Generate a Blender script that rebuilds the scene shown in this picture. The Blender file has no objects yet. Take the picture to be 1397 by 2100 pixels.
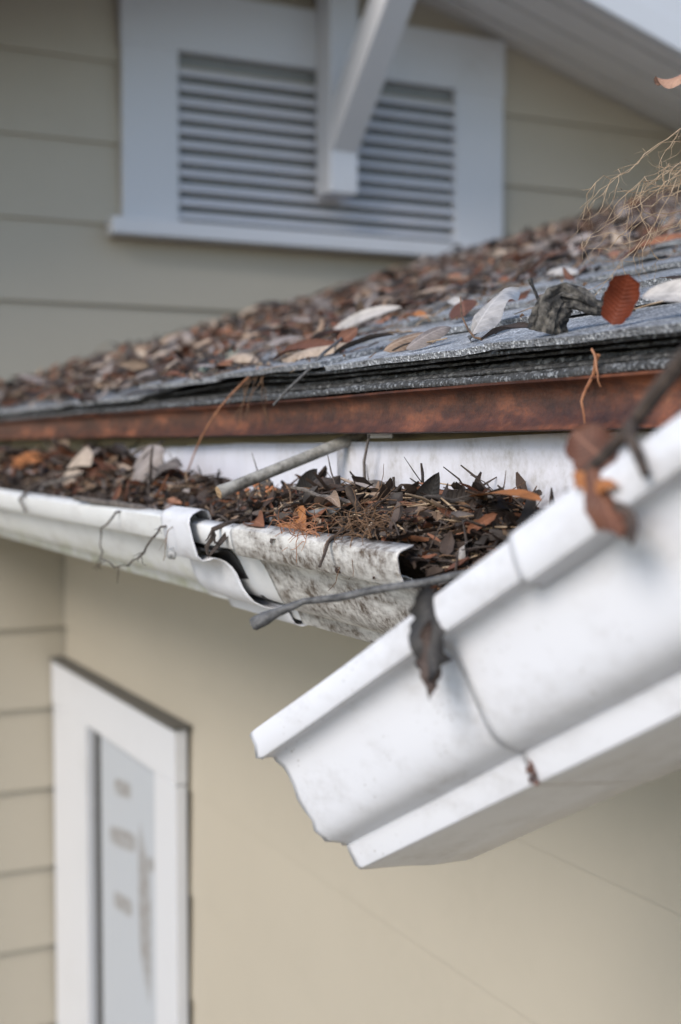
import bpy, math, random
import numpy as np
from mathutils import Vector, Matrix, noise as mn

random.seed(7); np.random.seed(7)
sc = bpy.context.scene
R = math.radians
EYE = 2.72                       # eye height above the ground; all heights below are given from the eye

# ------------------------------------------------------------------ camera
cam = bpy.data.cameras.new('camera'); cam_o = bpy.data.objects.new('camera', cam)
sc.collection.objects.link(cam_o); sc.camera = cam_o
cam.sensor_fit = 'VERTICAL'; cam.sensor_height = 36.0; cam.sensor_width = 24.0
cam.lens = 36 * 2700 / 2100.0
YAW = math.atan(1353 / 2700.0); PITCH = -math.atan(135 / 2700.0)
cam_o.location = (0, 0, EYE)
cam_o.rotation_euler = (math.pi / 2 + PITCH, 0, -YAW)
cam.clip_start = 0.02; cam.clip_end = 2000
cam.dof.use_dof = True; cam.dof.focus_distance = 1.13; cam.dof.aperture_fstop = 4.0; cam.dof.aperture_blades = 9

# ------------------------------------------------------------------ sky, sun, exposure
world = bpy.data.worlds.new('World'); sc.world = world; world.use_nodes = True
wn = world.node_tree.nodes; wl = world.node_tree.links
sky = wn.new('ShaderNodeTexSky'); sky.sky_type = 'NISHITA'; sky.sun_disc = False
SUN_EL, SUN_AZ = 36, 243        # azimuth clockwise from +Y: behind the camera, to the left
sky.sun_elevation = R(SUN_EL); sky.sun_rotation = R(SUN_AZ); sky.air_density = 1.0; sky.dust_density = 0.7; sky.ozone_density = 1.0
bg = wn['Background']; bg.inputs['Strength'].default_value = 0.15
wl.new(sky.outputs[0], bg.inputs[0])
sun = bpy.data.lights.new('sun', 'SUN'); sun.energy = 1.85; sun.angle = R(26); sun.color = (1.0, 0.93, 0.86)
sun_o = bpy.data.objects.new('sun', sun); sc.collection.objects.link(sun_o); sun_o.location = (-6, -4, 12)
sd = Vector((math.sin(R(SUN_AZ)) * math.cos(R(SUN_EL)), math.cos(R(SUN_AZ)) * math.cos(R(SUN_EL)), math.sin(R(SUN_EL))))
sun_o.rotation_euler = (-sd).to_track_quat('-Z', 'Y').to_euler()
vs = sc.view_settings; vs.view_transform = 'Standard'; vs.look = 'None'; vs.gamma = 1.0; vs.use_curve_mapping = False
vs.exposure = 0.62
sc.render.engine = 'CYCLES'; sc.cycles.use_denoising = True; sc.cycles.max_bounces = 8

# ------------------------------------------------------------------ materials
def new_mat(name):
    m = bpy.data.materials.new(name); m.use_nodes = True
    return m, m.node_tree.nodes, m.node_tree.links, m.node_tree.nodes['Principled BSDF']
def coords(n, l, scale=None, kind='Object'):
    t = n.new('ShaderNodeTexCoord')
    if scale is None: return t.outputs[kind]
    mp = n.new('ShaderNodeMapping'); mp.inputs['Scale'].default_value = scale
    l.new(t.outputs[kind], mp.inputs['Vector']); return mp.outputs[0]
def noise_n(n, l, vec, scale, detail=4, rough=.55):
    x = n.new('ShaderNodeTexNoise'); x.inputs['Scale'].default_value = scale; x.inputs['Detail'].default_value = detail
    x.inputs['Roughness'].default_value = rough
    l.new(vec, x.inputs['Vector']); return x.outputs['Fac']
def ramp(n, l, fac, stops):
    r = n.new('ShaderNodeValToRGB'); e = r.color_ramp.elements
    while len(e) < len(stops): e.new(0.5)
    for i, (p, c) in enumerate(stops):
        e[i].position = p; e[i].color = (c, c, c, 1) if isinstance(c, (int, float)) else (*c, 1)
    l.new(fac, r.inputs[0]); return r.outputs[0]
def mix(n, l, fac, a, b):
    x = n.new('ShaderNodeMix'); x.data_type = 'RGBA'
    for sock, v in ((x.inputs['Factor'], fac), (x.inputs['A'], a), (x.inputs['B'], b)):
        if isinstance(v, (int, float)): sock.default_value = v
        elif isinstance(v, tuple): sock.default_value = (*v, 1)
        else: l.new(v, sock)
    return x.outputs['Result']
def math_n(n, l, op, a, b=None):
    x = n.new('ShaderNodeMath'); x.operation = op
    for i, v in enumerate((a, b)):
        if v is None: continue
        if isinstance(v, (int, float)): x.inputs[i].default_value = v
        else: l.new(v, x.inputs[i])
    return x.outputs[0]
def bump(n, l, b, h, strength=.3, dist=.002):
    x = n.new('ShaderNodeBump'); x.inputs['Strength'].default_value = strength; x.inputs['Distance'].default_value = dist
    l.new(h, x.inputs['Height']); l.new(x.outputs[0], b.inputs['Normal'])

def mat_paint(name, col, dirt, rough=.5, dirt_scale=6, lo=.52, hi=.75, amount=.6):
    m, n, l, b = new_mat(name)
    v = coords(n, l)
    f = noise_n(n, l, v, dirt_scale, 6, .65)
    f2 = noise_n(n, l, v, dirt_scale * 14, 3)
    k = math_n(n, l, 'MULTIPLY', ramp(n, l, f, [(lo, 0.0), (hi, 1.0)]), amount)
    k2 = math_n(n, l, 'MULTIPLY', ramp(n, l, f2, [(.35, .35), (.7, 1.0)]), k)
    l.new(mix(n, l, k2, col, dirt), b.inputs['Base Color'])
    b.inputs['Roughness'].default_value = rough
    bump(n, l, b, noise_n(n, l, v, 300, 2), .06, .001)
    return m
M = {}
M['tan'] = mat_paint('tan_siding_paint', (.435, .388, .306), (.37, .328, .255), .6, 3, .4, .8, .5)
M['fascia'] = mat_paint('tan_fascia_paint', (.30, .265, .17), (.20, .175, .11), .6, 9)
M['trim'] = mat_paint('white_trim_paint', (.58, .585, .60), (.48, .48, .48), .5, 3)
M['soffit'] = mat_paint('soffit_paint', (.78, .76, .72), (.60, .58, .53), .6, 3)
M['slat'] = mat_paint('slat_paint', (.62, .62, .65), (.48, .48, .48), .55, 4)
M['gap_shade'] = mat_paint('dark_gap_shade', (.05, .05, .048), (.03, .03, .028), .5, 9)  # near-black colour standing for shade in the door's jamb gap

M['sleeve_shade'] = mat_paint('black_gap_shade', (.018, .018, .019), (.05, .048, .045), .55, 40, .5, .8, .6)  # black colour for the shade in the open joint under the sleeve
M['cap'] = mat_paint('dull_drip_cap', (.10, .095, .085), (.06, .058, .05), .6, 9)
M['screen'] = mat_paint('grey_insect_screen', (.22, .225, .215), (.15, .15, .14), .7, 12)

def mat_door():
    m, n, l, b = new_mat('stained_door_paint')
    v = coords(n, l)
    sep = n.new('ShaderNodeSeparateXYZ'); l.new(v, sep.inputs[0])
    tot = None
    for (cy, cz, ry, rz, tilt) in DOOR_STAINS:
        dy = math_n(n, l, 'SUBTRACT', sep.outputs['Y'], cy); dz = math_n(n, l, 'SUBTRACT', sep.outputs['Z'], cz)
        dz = math_n(n, l, 'ADD', dz, math_n(n, l, 'MULTIPLY', dy, tilt))
        a = math_n(n, l, 'POWER', math_n(n, l, 'ABSOLUTE', math_n(n, l, 'DIVIDE', dy, ry)), 5.0)
        c = math_n(n, l, 'POWER', math_n(n, l, 'ABSOLUTE', math_n(n, l, 'DIVIDE', dz, rz)), 3.0)
        q = math_n(n, l, 'SUBTRACT', 1.0, math_n(n, l, 'ADD', a, c)); q = math_n(n, l, 'MAXIMUM', q, 0.0)
        tot = q if tot is None else math_n(n, l, 'MAXIMUM', tot, q)
    grain = noise_n(n, l, coords(n, l, (1, 9, 6)), 6, 6)
    k = math_n(n, l, 'MULTIPLY', math_n(n, l, 'MINIMUM', math_n(n, l, 'MULTIPLY', tot, 1.1), .8), ramp(n, l, grain, [(.3, .25), (.65, 1.0)]))
    l.new(mix(n, l, k, (.42, .445, .475), (.17, .14, .11)), b.inputs['Base Color'])
    b.inputs['Roughness'].default_value = .45
    return m

def mat_gutter(name, dirt_amt, lo, hi, col=(.80, .805, .82), dirt=(.17, .125, .09), speck=.25, algae=None, rough=.34, smear=(3, 1.2, 3)):
    m, n, l, b = new_mat(name)
    v = coords(n, l)
    big = noise_n(n, l, coords(n, l, smear), 7, 6, .7)
    fine = noise_n(n, l, v, 130, 4, .7)
    k = math_n(n, l, 'MULTIPLY', ramp(n, l, big, [(lo, 0.0), (hi, 1.0)]), dirt_amt)
    k = math_n(n, l, 'MULTIPLY', k, ramp(n, l, fine, [(.32, .2), (.62, 1.0)]))
    vor = n.new('ShaderNodeTexVoronoi'); vor.inputs['Scale'].default_value = 210; l.new(v, vor.inputs['Vector'])
    sp = ramp(n, l, vor.outputs['Distance'], [(.10, 1.0), (.2, 0.0)])
    gate = ramp(n, l, noise_n(n, l, v, 28, 3), [(.52, 0.0), (.66, speck)])
    k = math_n(n, l, 'MAXIMUM', k, math_n(n, l, 'MULTIPLY', sp, gate))
    c = mix(n, l, k, col, dirt)
    if algae:
        z0, z1 = algae
        sep = n.new('ShaderNodeSeparateXYZ'); l.new(v, sep.inputs[0])
        g = n.new('ShaderNodeMapRange'); g.inputs['From Min'].default_value = z1; g.inputs['From Max'].default_value = z0
        l.new(sep.outputs['Z'], g.inputs['Value'])
        ga = math_n(n, l, 'MULTIPLY', g.outputs[0], ramp(n, l, noise_n(n, l, v, 26, 5, .7), [(.42, 0.0), (.62, .75)]))
        c = mix(n, l, ga, c, (.36, .37, .16))
    l.new(c, b.inputs['Base Color'])
    b.inputs['Roughness'].default_value = rough
    b.inputs['Specular IOR Level'].default_value = .4
    h = math_n(n, l, 'ADD', math_n(n, l, 'MULTIPLY', noise_n(n, l, v, 9, 2), 1.0), math_n(n, l, 'MULTIPLY', k, .12))
    bump(n, l, b, h, .5, .005)
    return m
M['gutter'] = mat_gutter('white_gutter_enamel', .55, .47, .74, col=(.70, .70, .72), dirt=(.27, .24, .20), speck=.9)
M['gutter_far'] = mat_gutter('weathered_gutter_enamel', .5, .5, .8, col=(.74, .74, .72), speck=.35, algae=(0.0, .05))
M['gutter_dirty'] = mat_gutter('mud_stained_gutter_enamel', 1.0, .36, .54, col=(.68, .66, .62), dirt=(.085, .058, .040), speck=.95, smear=(6, 2, 6))
M['gutter_mid'] = mat_gutter('dusty_gutter_enamel', .5, .5, .75, col=(.78, .775, .76), speck=.6)
M['gutter_back'] = mat_gutter('bare_gutter_back', .55, .46, .75, col=(.71, .71, .77), dirt=(.30, .265, .19), speck=.3, rough=.45, smear=(2, 3, 1.5))

M['gutter_mould'] = mat_gutter('mouldy_gutter_back', .70, .42, .70, col=(.70, .69, .73), dirt=(.25, .215, .145), speck=.5, rough=.45, smear=(2, 2.6, 2.2))

def mat_rust():
    m, n, l, b = new_mat('rusty_metal')
    v = coords(n, l)
    f = noise_n(n, l, coords(n, l, (4, 3.2, 5)), 13, 9, .75)
    st = noise_n(n, l, coords(n, l, (2, 6, 7)), 9, 7, .7)
    fine = noise_n(n, l, v, 260, 4, .7)
    base = ramp(n, l, f, [(.30, (.040, .021, .016)), (.46, (.10, .038, .022)), (.58, (.21, .066, .028)), (.72, (.36, .15, .07))])
    dark = ramp(n, l, st, [(.38, (.045, .024, .018)), (.62, (.19, .066, .034))])
    c = mix(n, l, .45, base, dark)
    lg = noise_n(n, l, coords(n, l, (2, 2.2, 9)), 4.5, 4, .6)
    hv = n.new('ShaderNodeHueSaturation'); l.new(c, hv.inputs['Color']); l.new(ramp(n, l, lg, [(.32, .40), (.5, .75), (.66, 1.25)]), hv.inputs['Value']); hv.inputs['Value'].default_value = 1
    c = mix(n, l, ramp(n, l, lg, [(.55, 0.0), (.72, .5)]), hv.outputs[0], (.34, .12, .05))
    c = mix(n, l, ramp(n, l, fine, [(.45, 0.0), (.72, .55)]), c, (.085, .045, .032))
    l.new(c, b.inputs['Base Color']); b.inputs['Roughness'].default_value = .42; b.inputs['Metallic'].default_value = .2
    bump(n, l, b, fine, .5, .0012)
    return m
M['rust'] = mat_rust()

def mat_shingle(name, dark=(.05, .053, .058), light=(.42, .445, .47), mid=(.19, .2, .215), gran=520, lo=0.0, bs=.8):
    m, n, l, b = new_mat(name)
    v = coords(n, l)
    vor = n.new('ShaderNodeTexVoronoi'); vor.inputs['Scale'].default_value = gran; l.new(v, vor.inputs['Vector'])
    sepc = n.new('ShaderNodeSeparateColor'); l.new(vor.outputs['Color'], sepc.inputs[0])
    c = ramp(n, l, sepc.outputs[0], [(lo, dark), (.32 + lo * .5, mid), (.70, mid), (.93, light)])
    w = noise_n(n, l, v, 14, 5, .6)
    c = mix(n, l, ramp(n, l, w, [(.42, 0.0), (.7, .7)]), c, (.06, .058, .055))
    oi = n.new('ShaderNodeObjectInfo')
    hv = n.new('ShaderNodeHueSaturation'); l.new(c, hv.inputs['Color'])
    l.new(math_n(n, l, 'ADD', math_n(n, l, 'MULTIPLY', oi.outputs['Random'], .4), .85), hv.inputs['Value'])
    l.new(hv.outputs[0], b.inputs['Base Color'])
    b.inputs['Roughness'].default_value = .62
    bump(n, l, b, vor.outputs['Distance'], bs, .0016)
    return m
M['shingle'] = mat_shingle('granule_shingle', dark=(.05, .052, .056), mid=(.27, .282, .298), light=(.74, .76, .78), gran=560, bs=.8)
M['shingle_edge'] = mat_shingle('dark_shingle_edge', dark=(.015, .015, .015), mid=(.045, .045, .045), light=(.26, .27, .28), gran=430, bs=.55)
M['shingle_core'] = mat_shingle('tar_shingle_core', dark=(.014, .013, .012), mid=(.042, .040, .037), light=(.15, .148, .14), gran=260, bs=1.0)

def mat_leaf(name, cols, rough=.55, vein=.35, transl=.12):
    m, n, l, b = new_mat(name)
    v = coords(n, l)
    g = n.new('ShaderNodeNewGeometry'); oi = n.new('ShaderNodeObjectInfo')
    r = math_n(n, l, 'FRACT', math_n(n, l, 'ADD', g.outputs['Random Per Island'], oi.outputs['Random']))
    k = len(cols)
    c = ramp(n, l, r, [((i + .5) / k, cc) for i, cc in enumerate(cols)])
    nz = noise_n(n, l, v, 70, 5, .65)
    c = mix(n, l, ramp(n, l, nz, [(.4, 0.0), (.75, .7)]), c, tuple(x * .38 for x in cols[0]))
    uv = n.new('ShaderNodeUVMap'); uv.uv_map = 'UVMap'
    sep = n.new('ShaderNodeSeparateXYZ'); l.new(uv.outputs[0], sep.inputs[0])
    av = math_n(n, l, 'ABSOLUTE', math_n(n, l, 'SUBTRACT', sep.outputs['Y'], .5))
    rib = ramp(n, l, av, [(.0, vein), (.05, 0.0)])
    side = math_n(n, l, 'SINE', math_n(n, l, 'MULTIPLY', math_n(n, l, 'SUBTRACT', sep.outputs['X'], math_n(n, l, 'MULTIPLY', av, .35)), 75.0))
    sv = ramp(n, l, side, [(.86, 0.0), (1.0, vein * .5)])
    pale = tuple(min(1, x * 1.5 + .05) for x in cols[-1])
    c = mix(n, l, math_n(n, l, 'MAXIMUM', rib, sv), c, pale)
    l.new(c, b.inputs['Base Color']); b.inputs['Roughness'].default_value = rough; b.inputs['Specular IOR Level'].default_value = .35
    hh = math_n(n, l, 'ADD', math_n(n, l, 'MULTIPLY', side, .25), nz)
    bump(n, l, b, hh, .5, .001)
    if transl:
        tr = n.new('ShaderNodeBsdfTranslucent'); l.new(c, tr.inputs[0])
        ms = n.new('ShaderNodeMixShader'); ms.inputs[0].default_value = transl
        out = n['Material Output']
        l.new(b.outputs[0], ms.inputs[1]); l.new(tr.outputs[0], ms.inputs[2]); l.new(ms.outputs[0], out.inputs[0])
    return m
M['leaf_rust'] = mat_leaf('rust_leaf', [(.13, .052, .030), (.23, .090, .045), (.34, .15, .080)])
M['leaf_dark'] = mat_leaf('dark_leaf', [(.030, .022, .018), (.055, .038, .030), (.09, .062, .048)], vein=.2)
M['leaf_tan'] = mat_leaf('tan_leaf', [(.26, .17, .11), (.38, .27, .19), (.50, .40, .31)])
M['leaf_grey'] = mat_leaf('grey_leaf', [(.15, .125, .11), (.24, .20, .18), (.36, .31, .285)])
M['leaf_red'] = mat_leaf('red_leaf', [(.20, .040, .014), (.30, .062, .020)], transl=.35, vein=.1)
M['leaf_silver'] = mat_leaf('silver_leaf', [(.46, .42, .38), (.55, .51, .47)], rough=.35, transl=.08)
M['leaf_orange'] = mat_leaf('orange_leaf', [(.36, .13, .04), (.45, .18, .06)])
M['leaf_peach'] = mat_leaf('peach_leaf', [(.36, .19, .12), (.48, .28, .19)], transl=.2)
M['leaf_withered'] = mat_leaf('withered_leaf', [(.035, .023, .018), (.062, .038, .028)], vein=.12, transl=0)
M['leaf_black'] = mat_leaf('blackened_leaf', [(.028, .025, .023), (.045, .04, .036)], vein=.12, transl=0)

def mat_simple(name, a, c, scale, rough=.75, bs=.6, bd=.002, st=(.35, .65), stretch=None):
    m, n, l, b = new_mat(name)
    v = coords(n, l, stretch) if stretch else coords(n, l)
    f = noise_n(n, l, v, scale, 6, .65)
    l.new(ramp(n, l, f, [(st[0], a), (st[1], c)]), b.inputs['Base Color'])
    b.inputs['Roughness'].default_value = rough
    bump(n, l, b, f, bs, bd)
    return m
M['litter'] = mat_simple('rotting_litter', (.016, .011, .008), (.07, .044, .028), 160, .9, 1, .004)
M['bark'] = mat_simple('twig_bark', (.04, .032, .027), (.19, .16, .135), 150, .8, .8)
M['bark_grey'] = mat_simple('grey_twig_bark', (.10, .10, .10), (.27, .265, .26), 120, .7, .7)
M['bark_slate'] = mat_simple('slate_twig_bark', (.035, .034, .033), (.155, .152, .148), 120, .7, .7)
M['bark_dark'] = mat_simple('dark_stick_bark', (.022, .016, .013), (.085, .06, .045), 120, .8, .8)
M['char'] = mat_simple('charred_wood', (.015, .014, .013), (.26, .235, .20), 110, .85, 1, .004, (.44, .74))
M['fibre'] = mat_simple('dry_root_fibre', (.24, .155, .085), (.50, .37, .24), 90, .75, .3)
M['fibre_dark'] = mat_simple('dark_root_fibre', (.07, .042, .024), (.22, .12, .06), 90, .8, .3)
M['needle'] = mat_simple('pine_needle', (.26, .10, .045), (.42, .20, .10), 60, .6, .2)
M['berry'] = mat_simple('orange_seed', (.33, .11, .04), (.50, .21, .09), 300, .7, .3)
M['ferrule'] = mat_simple('dull_ferrule_metal', (.075, .066, .050), (.38, .36, .315), 75, .45, .4, .001, (.3, .62))
M['ferrule_end'] = mat_simple('rusty_spike_head', (.26, .15, .07), (.52, .36, .20), 320, .7, .6)
M['rivet'] = mat_simple('grey_rivet_metal', (.10, .10, .095), (.45, .44, .42), 260, .5, .6)
M['scrap'] = mat_simple('pale_scrap', (.40, .34, .31), (.66, .61, .58), 200, .7, .4)
M['lichen'] = mat_simple('pale_green_lichen', (.22, .28, .24), (.42, .50, .44), 300, .9, .7)
M['grass'] = mat_simple('leafy_yard_ground', (.10, .09, .078), (.20, .185, .165), 6, .9, .4, .02)

# ------------------------------------------------------------------ mesh helpers
class MB:
    def __init__(s): s.v = []; s.f = []; s.uv = None; s.mi = []
    def add(s, verts, faces, mi=0):
        o = len(s.v); s.v.extend([tuple(p) for p in verts]); s.f.extend([tuple(i + o for i in f) for f in faces]); s.mi.extend([mi] * len(faces)); return s
    def box(s, x0, x1, y0, y1, z0, z1):
        v = [(x, y, z) for z in (z0, z1) for y in (y0, y1) for x in (x0, x1)]
        return s.add(v, [(0, 2, 3, 1), (4, 5, 7, 6), (0, 1, 5, 4), (2, 6, 7, 3), (0, 4, 6, 2), (1, 3, 7, 5)])
    def tube(s, pts, rad, n=6, jit=0.0, cap=True, mi=0):
        pts = [Vector(p) for p in pts]; k = len(pts)
        if not hasattr(rad, '__len__'): rad = [rad] * k
        vs_ = []; up = None
        for i, p in enumerate(pts):
            d = (pts[min(i + 1, k - 1)] - pts[max(i - 1, 0)]).normalized()
            if up is None: up = Vector((0, 0, 1)) if abs(d.z) < .9 else Vector((1, 0, 0))
            a = d.cross(up).normalized(); b = a.cross(d).normalized(); up = b
            for j in range(n):
                t = 2 * math.pi * j / n; r = rad[i] * (1 + random.uniform(-jit, jit))
                vs_.append(p + a * (math.cos(t) * r) + b * (math.sin(t) * r))
        fs = [(i * n + j, i * n + (j + 1) % n, (i + 1) * n + (j + 1) % n, (i + 1) * n + j) for i in range(k - 1) for j in range(n)]
        if cap: fs += [tuple(range(n - 1, -1, -1)), tuple(range((k - 1) * n, k * n))]
        return s.add(vs_, fs, mi)
    def grid(s, rows, closed=False):
        r = len(rows); c = len(rows[0]); o = [p for row in rows for p in row]
        fs = [(i * c + j, i * c + (j + 1) % c, (i + 1) * c + (j + 1) % c, (i + 1) * c + j) for i in range(r - 1) for j in range(c if closed else c - 1)]
        if closed: fs += [tuple(range(c - 1, -1, -1)), tuple(range((r - 1) * c, r * c))]
        return s.add(o, fs)
    def prism(s, poly, axis, a, b):
        """poly: list of 2-D points in the plane across axis ('X','Y')"""
        mk_ = (lambda p, t: (t, p[0], p[1])) if axis == 'X' else (lambda p, t: (p[0], t, p[1]))
        n = len(poly); v = [mk_(p, a) for p in poly] + [mk_(p, b) for p in poly]
        return s.add(v, [tuple(range(n)), tuple(range(2 * n - 1, n - 1, -1))] + [(i, n + i, n + (i + 1) % n, (i + 1) % n) for i in range(n)])

ORG = {}
def sstep(a, b, x): t = max(0, min(1, (x - a) / (b - a))); return t * t * (3 - 2 * t)
def link(o, parent=None, at=(0, 0, 0)):
    sc.collection.objects.link(o); ORG[o.name] = Vector(at)
    if parent is not None:
        o.parent = parent; o.location = Vector(at) - ORG[parent.name]
    else:
        o.location = Vector(at) + Vector((0, 0, EYE))
    return o
def tag(o, label=None, cat=None, group=None, kind=None):
    if label: o['label'] = label.strip()
    if cat: o['category'] = cat
    if group: o['group'] = group
    if kind: o['kind'] = kind
    return o
def empty(name, at, label=None, cat=None, group=None):
    o = bpy.data.objects.new(name, None); o.empty_display_size = .05
    link(o, None, at); return tag(o, label, cat, group)
def make_mesh(name, mb, mats, smooth=None, org=(0, 0, 0)):
    me = bpy.data.meshes.new(name)
    ov = Vector(org)
    me.from_pydata([tuple(Vector(p) - ov) for p in mb.v], [], mb.f)
    for m in (mats if isinstance(mats, (list, tuple)) else [mats]): me.materials.append(m)
    if mb.mi and max(mb.mi) > 0: me.polygons.foreach_set('material_index', mb.mi)
    if mb.uv is not None:
        ul = me.uv_layers.new(name='UVMap'); li = np.empty(len(me.loops), dtype=np.int32); me.loops.foreach_get('vertex_index', li)
        ul.data.foreach_set('uv', np.asarray(mb.uv, dtype=np.float32)[li].ravel())
    me.validate(); me.update()
    if smooth is not None:
        me.polygons.foreach_set('use_smooth', [True] * len(me.polygons))
        if smooth < 170: me.set_sharp_from_angle(angle=R(smooth))
    return me
def mk(name, mb, mats, parent=None, smooth=None, org=None, solid=0, bevel=0):
    if org is None:
        a = np.array(mb.v); org = tuple(a.min(0) * .5 + a.max(0) * .5); org = (org[0], org[1], float(a[:, 2].min()))
    me = make_mesh(name, mb, mats, smooth, org)
    o = bpy.data.objects.new(name, me); link(o, parent, org)
    if solid:
        md = o.modifiers.new('thickness', 'SOLIDIFY'); md.thickness = solid; md.offset = 0
    if bevel:
        md = o.modifiers.new('bevel', 'BEVEL'); md.width = bevel; md.segments = 2; md.limit_method = 'ANGLE'
    return o
def nz(x, y, z=0.0): return mn.noise(Vector((x, y, z)))

# ------------------------------------------------------------------ ground
g = MB().box(-120, 120, -120, 120, -EYE - .4, -EYE)
tag(mk('ground', g, M['grass'], org=(0, 0, -EYE)), kind='structure')

# ------------------------------------------------------------------ house
YW = 3.80        # gable wall plane
XD = 1.00        # side wall plane under the eave
XE, ZE, SL = .600, .085, .31     # eave edge of the lower roof and its pitch
GX, GZ, GS = 1.84, 1.556, .29    # gable apex (soffit line on the wall) and its pitch
def zr(x): return ZE + SL * (x - XE)
house = empty('house', (2.0, YW, -EYE), 'tan lap-sided house with white louvred gable vent and leaf-covered shingle roof', 'house')

def siding(name, parent, boards):
    for mb in boards: mk('siding_board', mb, M['tan'], parent, None)
# gable wall
gw = mk('gable_wall', MB().prism([(-1.6, -EYE), (4.4, -EYE), (4.4, GZ - GS * (4.4 - GX)), (GX, GZ), (-1.6, GZ - GS * (GX + 1.6))], 'Y', YW + .004, YW + .12), M['tan'], house)
LAP = .235
bl = []
k0 = -8
for k in range(k0, 10):
    z0 = -.76 + LAP * k; z1 = z0 + LAP + .02
    # clip under the gable line
    zt = lambda x: GZ - GS * abs(x - GX) - .004
    xs0, xs1 = -1.55, 4.35
    if z0 > GZ: break
    hw = (GZ - .01 - z1) / GS
    xs0b, xs1b = max(xs0, GX - hw), min(xs1, GX + hw)
    if xs1b <= xs0b + .1: break
    hw0 = (GZ - .01 - z0) / GS
    xa, xb = max(xs0, GX - hw0), min(xs1, GX + hw0)
    f0, f1 = YW - .016 - random.uniform(0, .002), YW - .003
    v = [(xa, f0, z0), (xb, f0, z0), (xs1b, f1, z1), (xs0b, f1, z1), (xa, YW + .003, z0), (xb, YW + .003, z0), (xs1b, YW + .003, z1), (xs0b, YW + .003, z1)]
    mb = MB().add(v, [(0, 1, 2, 3), (5, 4, 7, 6), (1, 0, 4, 5), (2, 1, 5, 6), (3, 2, 6, 7), (0, 3, 7, 4)])
    bl.append(mb)
siding('g', gw, bl)
# side wall below the eave
sw = mk('side_wall', MB().box(XD + .004, XD + .12, -1.2, YW - .02, -EYE, -.02), M['tan'], house)
bl = []
for k in range(-8, 4):
    z0 = -.76 + LAP * k; z1 = min(z0 + LAP + .02, -.03)
    if z1 - z0 < .05: break
    y = -1.15
    f0, f1 = XD - .009, XD - .003
    v = [(f0, y, z0), (f0, YW - .02, z0), (f1, YW - .02, z1), (f1, y, z1), (XD + .003, y, z0), (XD + .003, YW - .02, z0), (XD + .003, YW - .02, z1), (XD + .003, y, z1)]
    bl.append(MB().add(v, [(1, 0, 3, 2), (4, 5, 6, 7), (0, 1, 5, 4), (1, 2, 6, 5), (2, 3, 7, 6), (3, 0, 4, 7)]))
siding('s', sw, bl)

# door in the side wall, hard in the corner
door = bpy.data.objects.new('door', None); link(door, house, (XD, 3.2, -EYE))
DB = -EYE + .05
mk('casing_board', MB().box(XD - .045, XD - .017, 2.715, 2.860, DB, -.746), M['trim'], door, bevel=.003)
mk('casing_board', MB().box(XD - .045, XD - .017, 3.43, 3.775, DB, -.746), M['trim'], door, bevel=.003)
mk('head_casing', MB().box(XD - .048, XD - .017, 2.712, 3.778, -.744, -.622), M['trim'], door, bevel=.003)
mk('drip_cap', MB().box(XD - .054, XD - .010, 2.706, 3.778, -.620, -.612), M['cap'], door)
pc = (XD - .015, 3.1, DB)
DOOR_STAINS = [(3.165 - pc[1], -.859 - pc[2], .075, .024, .12), (3.168 - pc[1], -.987 - pc[2], .12, .028, .15),
               (2.995 - pc[1], -1.12 - pc[2], .05, .19, -1.2), (3.172 - pc[1], -1.154 - pc[2], .085, .026, .12), (2.95 - pc[1], -.99 - pc[2], .03, .02, .2)]
mk('door_panel', MB().box(XD - .026, XD - .014, 2.861, 3.352, DB, -.747), mat_door(), door, org=pc)
mk('jamb_gap_shade', MB().box(XD - .022, XD - .015, 3.353, 3.429, DB, -.747), M['gap_shade'], door)  # thin dark slab paints in the shade of the gap beside the panel

# louvred vent in the gable
vent = bpy.data.objects.new('gable_vent', None); link(vent, house, (1.84, YW, .62))
VX0, VX1, OX0, OX1 = 1.172, 2.495, 1.346, 2.306
VZ0, VZ1, VT = .665, 1.170, 1.352
yf, yb = YW - .045, YW - .017
mk('casing_board', MB().box(VX0, OX0, yf, yb, VZ0, VT - .165), M['trim'], vent, bevel=.004)
mk('casing_board', MB().box(OX1, VX1, yf, yb, VZ0, VT - .165), M['trim'], vent, bevel=.004)
mk('head_casing', MB().box(VX0 - .003, VX1 + .003, yf - .003, yb, VZ1, VT), M['trim'], vent, bevel=.004)
mk('sill', MB().box(VX0 - .045, VX1 + .045, yf - .045, yb, VZ0 - .052, VZ0 - .002), M['trim'], vent, bevel=.006)
mk('vent_screen', MB().box(OX0, OX1, YW - .0165, YW - .0155, VZ0, VZ1), M['screen'], vent)
NS = 11
for i in range(NS):
    z = VZ0 + .012 + (VZ1 - VZ0 - .04) * i / NS
    d = random.uniform(-.002, .002)
    v = [(x, y, zz) for x in (OX0 + .002, OX1 - .002) for (y, zz) in ((yf + .001, z + d), (yf + .001, z + .012 + d), (yb - .001, z + .027), (yb - .001, z + .017))]
    mk('slat', MB().add(v, [(0, 1, 2, 3), (7, 6, 5, 4), (0, 4, 5, 1), (1, 5, 6, 2), (2, 6, 7, 3), (3, 7, 4, 0)]), M['slat'], vent)

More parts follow.
